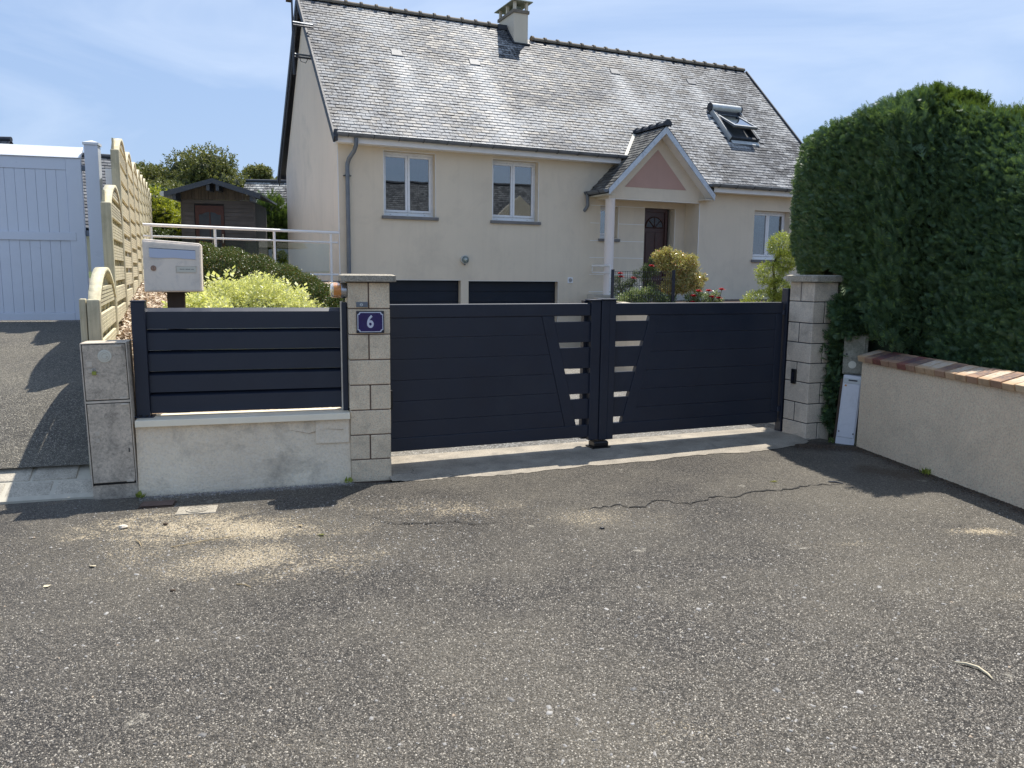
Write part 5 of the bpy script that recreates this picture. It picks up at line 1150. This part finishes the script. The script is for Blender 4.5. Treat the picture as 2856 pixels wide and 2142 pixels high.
# ------------------------------------------------------------------ FAR BUILDINGS
def far_house(name, label, org, yaw, w, d, eave, ridge, half, wallm, cheeky=True, z0=0, chim=None, hip=0):
    h = thing(name, label, 'house', (*org, 0), yaw)
    MB().prism([(0, z0), (d, z0), (d, eave), (d/2, ridge-.15), (0, eave)], 0, w, 'x').build('wall', M_[wallm], h)
    L_ = math.hypot(d/2+.3, ridge-eave+.3)
    rf = MB(); e = .3; k = (ridge-eave)/(d/2)
    rf.add([(-e, -e, eave-k*e), (w+e, -e, eave-k*e), (w+e, d/2, ridge), (-e, d/2, ridge), (w+e, d+e, eave-k*e), (-e, d+e, eave-k*e)], [(0,1,2,3), (3,2,4,5)])
    rf.add([(-e, -e, eave-k*e-.12), (w+e, -e, eave-k*e-.12), (w+e, d/2, ridge-.12), (-e, d/2, ridge-.12), (w+e, d+e, eave-k*e-.12), (-e, d+e, eave-k*e-.12)], [(3,2,1,0), (5,4,2,3)])
    ro = rf.build('roof', M_['rake'], h)
    mb = MB(); row = 0; run = d/2+e; n = int(math.hypot(run, k*run)/.2); rnd = random.Random(3)
    for j in range(n):
        a, b = j/n, (j+1)/n; x = -e-(.11 if j % 2 else 0)
        y0_, y1_ = -e+run*a, -e+run*b+.01; za, zb2 = eave-k*e+(ridge-eave+k*e)*a, eave-k*e+(ridge-eave+k*e)*b
        while x < w+e:
            xa_, xb_ = max(-e, x+.008), min(w+e, x+.222)
            if xb_-xa_ > .04: mb.add([(xa_, y0_, za+.03), (xb_, y0_, za+.03+rnd.uniform(-.004, .006)), (xb_, y1_, zb2+.006), (xa_, y1_, zb2+.006), (xa_, y0_+.0, za+.008), (xb_, y0_, za+.008)], [(0,1,2,3), (4,5,1,0)])
            x += .23
    mb.build('slate_field', M_['slate_far' if half else 'slate_plain'], ro, kind='stuff')
    MB().tube([(-e, d/2, ridge+.03), (w+e, d/2, ridge+.03)], .10, 8).build('ridge', M_['rake'], ro)
    return h
fh = far_house('house', 'distant house whose lichened slate roof shows between the shed and the gable', (-14.0, 40.0), R(3), 9, 8, 2.6, 6.35, True, 'render')
fh2 = far_house('house', 'neighbour house whose plain slate roof rises behind the wooden fence', (-22.7, 23.6), R(27), 10.3, 7, 3.2, 5.82, False, 'render')
MB().box(7.6, 8.6, -.32, .0, 1.0, 4.4).build('window_bay', M_['pvc'], fh2)
fh3 = far_house('house', 'dark slate roof just showing above the far left of the white gate', (-26.0, 27.0), R(4), 7.2, 6, 3.6, 6.32, False, 'render')
# the house across the street (behind the photographer, seen reflected in the windows)
ac = far_house('house', 'house across the street seen only in the window reflections', (26.0, -.5), R(222), 17, 9, 3.3, 7.6, False, 'render', z0=-.4)
for x in (2.0, 5.2, 9.0, 12.0): MB().box(x, x+1.3, -.06, -.002, 1.0, 2.4).build('window', M_['navy_dark'], ac)
MB().prism([(-2.0, 3.0), (1.6, 6.4), (5.2, 3.0)], -1.4, 1.5, 'y').build('dormer', M_['render'], ac)

# ------------------------------------------------------------------ VEGETATION
def core(parent, fn, name='dark_core'): ...
def tree(label, x, y, z0, h, rx, ry, ch, n, mat, cat='tree', size=.32, group=None, clumps=16, name='tree', seed=1):
    t = thing(name, label, cat, (x, y, z0), 0, group); rnd = random.Random(seed); ctr = h-ch*.55
    mb = MB(); mb.tube([(0, 0, -.3), (.05, .02, h*.25), (-.05, .06, h*.5), (.02, .0, h*.8)], [.05*h**.9*.6, .04*h*.6, .03*h*.5, .01*h], 8)
    mb.build('trunk', M_['bark'], t, smooth=True)
    for k in range(7):
        a = k*2.4; mb = MB(); mb.tube([(0, .03, h*(.25+.05*k)), (rx*.35*math.cos(a), ry*.35*math.sin(a), h*(.4+.05*k)), (rx*.7*math.cos(a), ry*.7*math.sin(a), h*(.5+.055*k))], [.03*h*.4, .018*h*.4, .006*h], 6); mb.build('limb', M_['bark'], t, smooth=True)
    Ps, Ds, cs = [], [], []
    for k in range(clumps):
        a = rnd.uniform(0, 6.28); e = rnd.uniform(-.35, 1.0); q = math.sqrt(max(0, 1-e*e*.8)); rr = rnd.uniform(.45, .78)
        c = (rx*rr*q*math.cos(a), ry*rr*q*math.sin(a), ctr+ch*.5*e*rr*1.1); cr = rnd.uniform(.32, .48)*min(rx, ch*.6); cs.append((c, cr))
        p, d = ball_pts(n//clumps, c, (cr*1.15, cr*1.15, cr*.8)); Ps.append(p); Ds.append(d*.6+np.array([0, 0, .1]))
    P = np.concatenate(Ps); D = np.concatenate(Ds)
    scatter('crown', P, D, size, SPRIGN, M_[mat], t, .6)
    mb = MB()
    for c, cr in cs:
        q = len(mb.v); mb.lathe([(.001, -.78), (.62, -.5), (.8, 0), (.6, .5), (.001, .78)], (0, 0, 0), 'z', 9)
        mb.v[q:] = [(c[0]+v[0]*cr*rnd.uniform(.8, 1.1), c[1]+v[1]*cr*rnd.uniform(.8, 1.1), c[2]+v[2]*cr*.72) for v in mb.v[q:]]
    mb.build('crown_shade', M_['treecore'], t, smooth='all')  # solid dark blobs added for the shaded crown inside, blocking the sky
    return t
tree('broad chestnut tree with full crown behind the shed, tallest of the background trees', -17.35, 45, 1.3, 6.95, 2.7, 2.6, 5.6, 12000, 'tree', seed=4, clumps=26)
tree('rounded chestnut tree left of the tallest one, above the wooden fence', -20.4, 46, 1.3, 6.9, 2.1, 2.4, 5.4, 9000, 'tree', seed=8, clumps=20)
tree('dark green tree just right of the last fence panels', -15.6, 34, 1.3, 4.2, 1.6, 1.6, 4.1, 7000, 'tree_dark', seed=12, clumps=16, size=.28)
tree('small pale tree whose crown shows above the distant slate roof', -17.2, 55, 1.2, 7.5, 1.15, 1.4, 3.2, 2600, 'tree', seed=15, clumps=9, size=.34)
tree('small tree touching the gable rake behind the distant slate roof', -15.2, 54, 1.2, 6.9, 1.0, 1.4, 3.2, 2400, 'tree', seed=19, clumps=8, size=.34)
tree('low tree filling the gap between the dark tree and the shed', -16.2, 40, 1.2, 4.6, 2.4, 1.6, 3.6, 5000, 'tree', seed=22, clumps=12, size=.3)
tree('far off tree top peeping over the white gate', -31.5, 62, 1.2, 8.9, .8, .8, 2.0, 400, 'tree_dark', seed=25, clumps=4, size=.4)
tree('tall yellow green bush between the fence end and the shed', -10.6, 25, 1.3, 2.85, 1.15, 1.0, 2.9, 4200, 'goldgreen', 'bush', .2, name='bush', seed=30, clumps=14)
tree('dark ivy green bush under the yellow bush beside the shed', -10.1, 23.4, 1.2, 1.7, .9, .7, 1.9, 1500, 'tree_dark', 'bush', .16, name='bush', seed=33, clumps=8)
def dense(name, label, cat, loc, rx, ry, rz, n, mat, tmpl, size, up=.5, inner=True, jitter=.45, top=0.):
    t = thing(name, label, cat, loc)
    if inner:
        mb = MB(); prof = [(max(.001, math.cos(a)*.82), math.sin(a)*.82) for a in np.linspace(-1.2, 1.5, 9)]; mb.lathe(prof, (0, 0, 0), 'z', 16)
        o = mb.build('dark_core', M_['hcore'], t, smooth=True); o.scale = (rx, ry, rz)  # solid dark core standing in for the shaded inside
    P, D = ball_pts(n, (0, 0, 0), (rx, ry, rz), top); P *= (1+.10*np.sin(P[:, 0:1]*7+1)*np.cos(P[:, 1:2]*6+P[:, 2:3]*5))
    D = D*(1-up)+np.array([0, 0, up])
    scatter('foliage', P, D, size, tmpl, M_[mat], t, jitter); return t
for i, (x, y, z, r_, h) in enumerate([(-8.35, 26.2, 2.4, .55, 1.5), (-7.75, 26, 2.4, .55, 1.6), (-7.2, 26.1, 2.3, .5, 1.35)]):
    dense('conifer', ['clipped green conifer right against the shed wall', 'clipped green conifer in the middle between shed and gable, tallest of three', 'clipped green conifer half hidden by the house gable'][i], 'conifer', (x, y, z), r_, .5, h, 2600, 'thuja_top' if i else 'thuja', FROND, .22, .6)
# right big hedge ------------------------------------------------
hg = thing('hedge', 'tall dense clipped conifer hedge behind the right pillar and the garden wall', 'hedge', (3.6, 7.5, 0))
# plan outline of the trimmed faces (x, y, top z, bottom z, outward normal): left end, front face, corner, street face
path = [(3.95, 10.8, 3.95, 10.8, 3.15, 1.6), (3.42, 9.6, 3.42, 9.6, 3.15, 1.66), (3.20, 8.95, 3.20, 8.95, 3.12, 1.70), (3.14, 8.5, 3.14, 8.5, 3.12, 1.72), (3.17, 8.12, 3.17, 8.12, 3.16, 1.70), (3.26, 7.8, 3.25, 7.8, 3.22, 1.45), (3.38, 7.48, 3.36, 7.48, 3.28, 1.14), (3.53, 7.2, 3.47, 7.2, 3.29, .95),
        (3.68, 7.05, 3.86, 7.25, 3.12, .92), (3.73, 6.7, 4.06, 7.10, 3.00, .90), (3.78, 6.4, 4.18, 6.85, 2.84, .88), (3.84, 6.0, 4.30, 6.4, 2.68, .88), (3.93, 5.4, 4.38, 5.8, 2.52, .90), (4.03, 4.7, 4.46, 5.0, 2.42, .90), (4.2, 3.6, 4.65, 3.8, 2.35, .88)]
cum = [0]
for a, b in zip(path[:-1], path[1:]): cum.append(cum[-1]+math.hypot(b[0]-a[0], b[1]-a[1]))
Lh = cum[-1]; PA = np.array(path)
def hpath(u, f=1.0):
    """f = 0 at the foot of the trimmed face, 1 at its top"""
    g_ = [np.interp(u, cum, PA[:, k]) for k in range(6)]
    x = g_[0]*(1-f)+g_[2]*f; y = g_[1]*(1-f)+g_[3]*f
    e = .12; dx = np.interp(u+e, cum, PA[:, 0])-np.interp(u-e, cum, PA[:, 0]); dy = np.interp(u+e, cum, PA[:, 1])-np.interp(u-e, cum, PA[:, 1]); l = np.hypot(dx, dy)
    return x, y, g_[4], g_[5], dy/l, -dx/l
# normal must point to the left / camera
_x, _y, _t, _b, nx_, ny_ = hpath(np.array([Lh*.5])); SG = 1 if nx_[0] < 0 else -1
# solid dark core added to stand for the shaded inside
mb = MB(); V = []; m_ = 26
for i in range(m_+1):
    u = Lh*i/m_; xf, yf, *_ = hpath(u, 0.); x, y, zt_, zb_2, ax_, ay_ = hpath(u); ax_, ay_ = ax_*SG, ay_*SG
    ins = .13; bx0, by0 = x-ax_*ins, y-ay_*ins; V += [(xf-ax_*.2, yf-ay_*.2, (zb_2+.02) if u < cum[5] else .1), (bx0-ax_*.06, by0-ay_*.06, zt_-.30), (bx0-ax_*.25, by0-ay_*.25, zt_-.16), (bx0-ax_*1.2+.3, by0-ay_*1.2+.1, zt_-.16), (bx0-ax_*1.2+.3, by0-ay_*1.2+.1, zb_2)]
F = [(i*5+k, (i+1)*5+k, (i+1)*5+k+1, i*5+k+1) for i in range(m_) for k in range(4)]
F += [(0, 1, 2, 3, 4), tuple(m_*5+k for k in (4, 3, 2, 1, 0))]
mb.add(V, F); mb.build('dark_core', M_['hcore'], hg).location = (-3.6, -7.5, 0)
for k in range(5): 
    u = .9+k*1.0; x, y, *_ , ax_, ay_ = hpath(u); MB().tube([(x-ax_*SG*.35, y-ay_*SG*.35, -.05), (x-ax_*SG*.4, y-ay_*SG*.4, 1.4), (x-ax_*SG*.4, y-ay_*SG*.4, 2.3)], [.06, .045, .02], 8).build('trunk', M_['bark'], hg).location = (-3.6, -7.5, 0)
n = 92000
u = RNG.uniform(0, Lh, n); v = RNG.uniform(0, 1, n); x, y, zt_, zb_2, ax_, ay_ = hpath(u, v); ax_, ay_ = ax_*SG, ay_*SG
z = zb_2+(zt_-zb_2)*v
bul = .018*np.sin(u*2.3+1)*np.sin(z*1.9)+.012*np.sin(u*9.1)*np.sin(z*7.3+.7)
rr_ = np.interp(u, [0, cum[4], cum[8], Lh], [.08, .08, .30, .30]); rnd_in = np.clip((z-(zt_-.45))/.45, 0, 1)**2*rr_      # rounded shoulder
und = np.clip(((zb_2+.3)-z)/.3, 0, 1)*np.where(u > cum[8], .05, .10)
dep = RNG.uniform(-.15, .05, n)+bul-rnd_in-und
P = np.stack([x+ax_*dep-3.6, y+ay_*dep-7.5, z], 1)
D = np.stack([ax_*.75, ay_*.75, np.full(n, .55)], 1)
fl_ = np.stack([ax_, ay_, np.full(n, .3)], 1)
scatter('foliage', P, D, .082, FROND, M_['thuja'], hg, .42)
# top
n = 24000; u = RNG.uniform(0, Lh, n); x, y, zt_, zb_2, ax_, ay_ = hpath(u); ax_, ay_ = ax_*SG, ay_*SG; w_ = RNG.uniform(.12, 1.25, n)**1.0
k_ = .30*np.clip(1-(w_-.1)/.35, 0, 1)**2
P = np.stack([x-ax_*w_-3.6, y-ay_*w_-7.5, zt_-k_-RNG.uniform(0, .10, n)+.03*np.sin(u*4)], 1)
D = np.stack([ax_*.12, ay_*.12, np.full(n, 1.0)], 1)
scatter('top_growth', P, D, .10, FROND, M_['thuja_top'], hg, .40)
n = 5200; u = RNG.uniform(.3, Lh-.2, n); x, y, zt_, zb_2, ax_, ay_ = hpath(u); ax_, ay_ = ax_*SG, ay_*SG; w_ = RNG.uniform(-.02, .42, n)
rr_ = np.interp(u, [0, cum[4], cum[8], Lh], [.08, .08, .30, .30]); P = np.stack([x-ax_*(w_+rr_*.6)-3.6, y-ay_*(w_+rr_*.6)-7.5, zt_-.10+.12*np.clip(w_/.3, 0, 1)+RNG.uniform(-.03, .03, n)], 1)
scatter('crest', P, np.stack([ax_*.25, ay_*.25, np.full(n, 1.0)], 1), .085, SPRIG2T, M_['thuja_top'], hg, .28)
# stray upright shoots along the crest and at the corner
n = 1500; u = RNG.uniform(1.0, Lh-.3, n); x, y, zt_, zb_2, ax_, ay_ = hpath(u); ax_, ay_ = ax_*SG, ay_*SG; w_ = RNG.uniform(.35, .9, n)
P = np.stack([x-ax_*w_-3.6, y-ay_*w_-7.5, zt_-.06+.07*RNG.uniform(0, 1, n)**3], 1); scatter('shoots', P, np.tile(np.array([[0, 0, 1.0]]), (n, 1)), .105, FROND, M_['thuja_top'], hg, .3)
n = 60; u = RNG.uniform(1.0, Lh-.3, n); x, y, zt_, zb_2, ax_, ay_ = hpath(u); ax_, ay_ = ax_*SG, ay_*SG; w_ = RNG.uniform(.35, .8, n)
P = np.stack([x-ax_*w_-3.6, y-ay_*w_-7.5, zt_], 1); scatter('shoots', P, np.tile(np.array([[0, 0, 1.0]]), (n, 1)), .13, SPRIG2, M_['thuja_top'], hg, .15, kind='stuff')
n = 1100; u = cum[7]+RNG.normal(-.12, .10, n); x, y, zt_, zb_2, ax_, ay_ = hpath(u, .5); ax_, ay_ = ax_*SG, ay_*SG; z = zb_2+(zt_-.2-zb_2)*RNG.uniform(0, 1, n); dep = RNG.uniform(-.02, .09, n)
P = np.stack([x+ax_*dep-3.6, y+ay_*dep-7.5, z], 1); scatter('corner_shoots', P, np.stack([ax_*.5, ay_*.5, np.full(n, .9)], 1), .12, FROND, M_['thuja'], hg, .3)
# drooping skirt between the pillar and the meter box
n = 5200; v = RNG.uniform(0, 1, n); P = np.stack([3.235+.05*v+RNG.normal(0, .05, n)-3.6, 7.98-.10*v+RNG.normal(0, .06, n)-7.5, .17+1.25*v], 1)
scatter('skirt', P, np.tile(np.array([[-.5, -.8, -.05]]), (n, 1)), .13, FROND, M_['thuja'], hg, .5)
n = 2500; P = np.stack([3.28+RNG.uniform(-.12, .40, n)-3.6, 7.66+RNG.uniform(-.02, .12, n)-7.5, 1.12+RNG.uniform(0, .2, n)], 1)
scatter('overhang', P, np.tile(np.array([[-.4, -.8, -.1]]), (n, 1)), .12, FROND, M_['thuja'], hg, .5)
MB().tube([(3.12, 7.93, .02), (3.17, 7.90, .4), (3.2, 7.9, .9)], [.03, .022, .02], 7).build('stem', M_['bark'], hg).location = (-3.6, -7.5, 0)

# box hedge running down to the terrace -------------------------------------------
bh = thing('box_hedge', 'dark clipped box hedge sloping down from the mailbox towards the numbered pillar', 'hedge', (0, 0, 0))
bp = [(-3.95, 9.75, 1.86), (-3.66, 9.62, 1.90), (-3.05, 9.4, 1.80), (-2.55, 9.2, 1.64), (-2.2, 9.05, 1.49), (-1.95, 8.9, 1.33), (-1.8, 8.8, 1.1)]
BPA = np.array(bp); n = 42000; u = RNG.uniform(0, len(bp)-1, n); ix = np.arange(len(bp))
x = np.interp(u, ix, BPA[:, 0]); y = np.interp(u, ix, BPA[:, 1]); zt_ = np.interp(u, ix, BPA[:, 2]); th = RNG.uniform(-.5, math.pi*.9, n)
rr = .36; dep = RNG.uniform(-.06, .02, n)+.03*np.sin(u*9)
zc = zt_-rr
up_part = np.maximum(np.sin(th), -1); lower = th < 0
P = np.stack([x+(rr+dep)*.25*np.cos(th)*-1, y-(rr+dep)*np.cos(np.maximum(th, 0)), zc+(rr+dep)*np.sin(np.maximum(th, 0))-np.where(lower, RNG.uniform(0, .8, n), 0)], 1)
D = np.stack([-.2*np.cos(th), -np.cos(np.maximum(th, 0)), np.sin(np.maximum(th, 0))+.35], 1)
scatter('foliage', P, D, .042, SPRIG4, M_['box'], bh, .55)
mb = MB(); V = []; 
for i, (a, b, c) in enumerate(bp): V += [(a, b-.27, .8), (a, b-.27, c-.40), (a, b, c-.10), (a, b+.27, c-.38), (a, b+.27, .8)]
mb.add(V, [(i*5+k, (i+1)*5+k, (i+1)*5+k+1, i*5+k+1) for i in range(len(bp)-1) for k in range(4)]+[(4, 3, 2, 1, 0), tuple(len(V)-5+k for k in range(5))]); mb.build('dark_core', M_['hcore'], bh)  # solid dark filler for the shaded inside of the box hedge
# golden shrub
gs = thing('golden_shrub', 'bright yellow green shrub with pale shoots behind the louvre panel', 'shrub', (-2.55, 7.75, 1.02))
mb = MB(); prof = [(max(.001, math.cos(a)*.72), math.sin(a)*.72) for a in np.linspace(-.9, 1.5, 8)]; mb.lathe(prof, (0, 0, 0), 'z', 14); o = mb.build('dark_core', M_['hcore'], gs, smooth=True); o.scale = (.70, .5, .5)  # dark solid core in place of the shrub's shaded inside
P, D = ball_pts(11000, (0, 0, 0), (.72, .52, .53), .35); P *= (1+.09*np.sin(P[:, 0:1]*11)*np.cos(P[:, 1:2]*9)); scatter('foliage', P, D*.5+np.array([0, 0, .4]), .072, SPRIG, M_['gold'], gs, .6)
P, D = ball_pts(260, (0, 0, 0), (.72, .5, .56), .8); scatter('shoots', P, D*.3+np.array([0, 0, 1]), .14, SPRIGN, M_['gold'], gs, .2)
gs = thing('golden_shrub', 'smaller golden shrub close beside the mailbox post', 'shrub', (-2.75, 7.0, 1.0)); P, D = ball_pts(1800, (0, 0, 0), (.36, .3, .36), .2); scatter('foliage', P, D*.4+np.array([0, 0, .6]), .11, SPRIGN, M_['gold'], gs, .5)
# roses and shrubs in the right garden -----------------------------------------
def roses(t, pts, s=.055):
    for p in pts:
        mb = MB(); rnd = random.Random(int(p[0]*1000))
        for k in range(9):
            a = k*2.4; q = .25+.08*k; c = Vector(p)+Vector((math.cos(a)*s*q*.6, math.sin(a)*s*q*.6, .0))
            d = Vector((math.cos(a), math.sin(a), 1.1-.12*k)).normalized(); sd = d.cross(Vector((0, 0, 1))).normalized()*s*(.35+.05*k)
            mb.add([c-sd*.6, c+sd*.6, c+sd+d*s*.7, c+d*s*.95, c-sd+d*s*.7], [(0, 1, 2, 3, 4)])
        mb.lathe([(.001, -.01), (s*.5, .0), (s*.62, s*.3), (s*.45, s*.62), (.001, s*.7)], p, 'z', 10); mb.build('rose', M_['petal'], t)
        t_ = MB(); t_.tube([p, (p[0]+rnd.uniform(-.05, .05), p[1], p[2]-.3)], .006, 5); t_.build('stem', M_['tree_dark'], t)
def clumps(name, label, cat, loc, cl, n, mat, size, tmpl=SPRIG, stems=True, up_=.4):
    t = thing(name, label, cat, loc); Ps, Ds = [], []; tot = sum(c[3]**2 for c in cl)
    for x, y, z, r_ in cl:
        p, d = ball_pts(max(30, int(n*r_*r_/tot)), (x-loc[0], y-loc[1], z-loc[2]), (r_, r_*.8, r_*.75)); k = RNG.uniform(.45, 1.08, (len(p), 1)); c_ = np.array([x-loc[0], y-loc[1], z-loc[2]]); p = c_+(p-c_)*k; Ps.append(p); Ds.append(d*.5+np.array([0, 0, up_]))
    scatter('foliage', np.concatenate(Ps), np.concatenate(Ds), size, tmpl, M_[mat], t, .6)
    if stems:
        for x, y, z, r_ in cl[::2]: MB().tube([(0, 0, 0), ((x-loc[0])*.5, (y-loc[1])*.5, (z-loc[2])*.5+.05), (x-loc[0], y-loc[1], z-loc[2])], [.014, .010, .006], 5).build('stem', M_['bark'], t)
    return t
YB = 17.2
clumps('shrub', 'loose bronze and yellow shrub in front of the porch', 'shrub', (3.4, YB, 1.0), [(3.12, YB, 2.0, .15), (3.30, YB+.05, 2.08, .14), (3.5, YB, 1.98, .18), (3.78, YB-.05, 1.95, .14), (3.26, YB, 1.84, .18), (3.55, YB-.1, 1.80, .22), (3.86, YB, 1.78, .13), (3.42, YB-.1, 1.62, .2), (3.75, YB-.1, 1.58, .2), (4.0, YB, 1.55, .14), (3.6, YB-.15, 1.38, .22), (3.9, YB-.1, 1.38, .17), (3.35, YB-.1, 1.35, .2)], 5200, 'bronze', .095)
rb = clumps('rose_bush', 'rose bush with bright red roses in front of the wing wall', 'rose bush', (4.0, YB-.3, 1.0), [(3.75, YB-.3, 1.12, .14), (3.95, YB-.3, 1.18, .13), (4.15, YB-.3, 1.14, .12), (4.3, YB-.3, 1.22, .08), (4.2, YB-.3, 1.02, .12), (3.85, YB-.3, 1.0, .16), (4.36, YB-.3, 1.08, .08)], 900, 'rosegreen', .09)
def rz(l, o): return [(x-o[0], y-o[1], z-o[2]) for x, y, z in l]
roses(rb, rz([(4.38, YB-.4, 1.33), (4.11, YB-.4, 1.30), (3.90, YB-.4, 1.29), (3.78, YB-.45, 1.19), (4.18, YB-.4, 1.17), (4.33, YB-.4, 1.15), (3.77, YB-.45, 1.06)], (4.0, YB-.3, 1.0)), .062)
rb = clumps('rose_bush', 'darker rose bush with deep red roses behind the mesh fence', 'rose bush', (2.5, 17.75, 1.0), [(2.3, 17.7, 1.5, .10), (2.45, 17.75, 1.36, .12), (2.62, 17.7, 1.44, .12), (2.3, 17.7, 1.25, .12), (2.75, 17.8, 1.62, .09), (2.9, 17.8, 1.7, .09), (2.55, 17.7, 1.15, .16)], 900, 'tree_dark', .085)
roses(rb, rz([(2.33, 17.5, 1.64), (2.35, 17.5, 1.57), (2.62, 17.5, 1.54)], (2.5, 17.75, 1.0)), .06)
rb = clumps('rose_bush', 'leggy rose growing against the front door', 'rose bush', (3.05, 17.9, 1.0), [(2.98, 17.9, 1.78, .10), (3.1, 17.9, 1.95, .09), (2.95, 17.9, 1.55, .12), (3.15, 17.9, 1.7, .12), (3.05, 17.9, 1.35, .16)], 700, 'tree_dark', .085)
roses(rb, rz([(3.01, 17.5, 1.81), (3.17, 17.5, 2.12)], (3.05, 17.9, 1.0)), .06)
clumps('shrub', 'low dark shrub with pale tips below the mesh fence', 'shrub', (2.75, 16.9, 1.0), [(2.35, 16.9, 1.1, .17), (2.6, 16.9, 1.2, .17), (2.85, 16.85, 1.25, .16), (3.05, 16.85, 1.15, .18), (2.7, 16.85, 1.02, .2), (3.25, 16.8, 1.05, .2)], 2200, 'rosegreen', .085)
mf = thing('mesh_fence', 'low dark welded mesh fence between two posts beside the porch column', 'fence', (2.06, 16.6, 0), R(3))
for x in (0, 1.275): MB().box(x-.03, x+.03, -.03, .03, .9, 1.73).build('post', M_['navy'], mf)
mb = MB(); x = .06
while x < 1.24: mb.tube([(x, 0, .95), (x, 0, 1.48), (x, -.03, 1.52), (x, 0, 1.56), (x, 0, 1.70)], .0045, 4, False); x += .05
for z in (1.0, 1.2, 1.4, 1.56, 1.69): mb.tube([(0, 0, z), (1.275, 0, z)], .005, 4, False)
mb.build('wire_mesh', M_['navy'], mf)
ns = thing('shrub', 'upright shrub clipped into yellow green tiers beside the right pillar', 'shrub', (3.9, 12.0, 1.0))
for k, (x, z, r_, h) in enumerate([(.08, 1.08, .17, .16), (.16, .84, .14, .14), (-.06, .66, .19, .16), (.10, .42, .17, .15), (-.18, .24, .26, .16), (.25, .28, .18, .14), (.02, .0, .34, .2)]):
    P, D = ball_pts(600, (x, 0, z), (r_, r_, h)); scatter('foliage', P, D*.5+np.array([0, 0, .4]), .075, SPRIG, M_['shrubgreen'], ns, .5)
MB().tube([(0, 0, -.1), (.03, 0, .4), (-.02, 0, .8), (.1, 0, 1.1)], [.03, .025, .015, .008], 7).build('trunk', M_['bark'], ns)
def weed(label, x, y, z, h=.06, n=26, mat='shrubgreen'):
    t = thing('weed', label, 'weed', (x, y, z)); P = RNG.normal(0, .018, (n, 3)); P[:, 2] = 0; scatter('leaves', P, np.tile(np.array([[0, 0, 1.0]]), (n, 1)), h, LEAF, M_[mat], t, .45)
weed('small weed tuft growing behind the kerb of setts', -3.62, 6.08, .13, .07); weed('tiny weed at the corner of cabinet and low wall', -2.73, 5.68, -.02, .05, 18); weed('little green weed at the foot of the numbered pillar', -1.27, 6.12, -.01, .045, 16); weed('weed between the right pillar and the meter box', 3.17, 7.66, .02, .06, 22, 'rosegreen'); weed('small weed at the foot of the garden wall', 3.44, 6.42, .03, .05, 18)
# ------------------------------------------------------------------ small things lying on the street
sk_ = thing('dry_stalk', 'curved dry pale stalk lying on the asphalt at the lower right', 'twig', (1.95, 3.12, gz(1.95)+.006)); MB().tube([(-.048, .075, 0), (-.01, .058, .003), (.022, .025, .004), (.032, -.03, .002), (.03, -.065, 0)], [.003, .0055, .006, .005, .002], 8).build('stalk', M_['ivorystick'], sk_, smooth=True)
def twig(label, a, b, r=.0035, mat='twig'):
    a, b = Vector((*a, gz(a[0])+.004)), Vector((*b, gz(b[0])+.004)); m = a.lerp(b, .5)+Vector((0, .012, .003)); q = thing('twig', label, 'twig', tuple(a)); MB().tube([(0, 0, 0), tuple(m-a), tuple(b-a)], [r, r*.9, r*.5], 6).build('stick', M_[mat], q)
g1, g2 = G(475, 1520), G(680, 1488); twig('long thin dry twig on the asphalt below the low wall', (g1.x, g1.y), (g2.x, g2.y))
g1, g2 = G(660, 1625), G(700, 1634); twig('short grey twig lying further forward on the asphalt', (g1.x, g1.y), (g2.x, g2.y))
g1, g2 = G(378, 1498), G(394, 1518); twig('small dark twig near the cabinet shadow', (g1.x, g1.y), (g2.x, g2.y))
g1, g2 = G(2310, 1352), G(2350, 1357); twig('dark slat shaped stick in the hedge shadow', (g1.x, g1.y), (g2.x, g2.y), .008, 'rake')
def pebble(label, px, py, r, mat='chipping', cat='stone', nm='stone'):
    p = G(px, py); mb = MB(); mb.lathe([(.001, -.5), (.8, -.35), (1, 0), (.7, .35), (.001, .5)], (0, 0, 0), 'z', 9); rnd = random.Random(px); mb.v = [(v[0]*r*rnd.uniform(.8, 1.2), v[1]*r*.8*rnd.uniform(.8, 1.2), v[2]*r*.9) for v in mb.v]
    o = mb.build(nm, M_[mat]); o.location = (p.x, p.y, gz(p.x)+r*.25); o['label'] = label; o['category'] = cat
pebble('fist sized stone by the corner of the cabinet shadow', 343, 1463, .030, 'cabinet_lt'); pebble('smaller brown stone right of the stone by the cabinet', 461, 1455, .018, 'brownpost')
pebble('dark pebble lying alone in the middle of the asphalt', 1679, 1477, .018, 'black'); pebble('brown pebble in the lower left field of grit', 482, 1641, .016, 'brownpost')
def leaf(label, px, py, s, mat):
    p = G(px, py); V = (LEAF[0]*s); o = MB().add([tuple(v) for v in V], [(0, 1, 2, 3)]).build('leaf', M_[mat]); o.location = (p.x, p.y, gz(p.x)+.008); o.rotation_euler = (.2, .1, px*.01); o['label'] = label; o['category'] = 'leaf'
leaf('fresh green leaf near the crack on the right', 2170, 1351, .07, 'goldgreen'); leaf('small green leaf below the long crack', 905, 1490, .06, 'goldgreen'); leaf('pale dead leaf in the left foreground', 266, 1574, .06, 'ivorystick')
leaf('yellowish curled leaf left of the long twig', 119, 1631, .05, 'ivorystick'); leaf('dry leaf beside the low wall grit', 840, 1465, .05, 'twig')
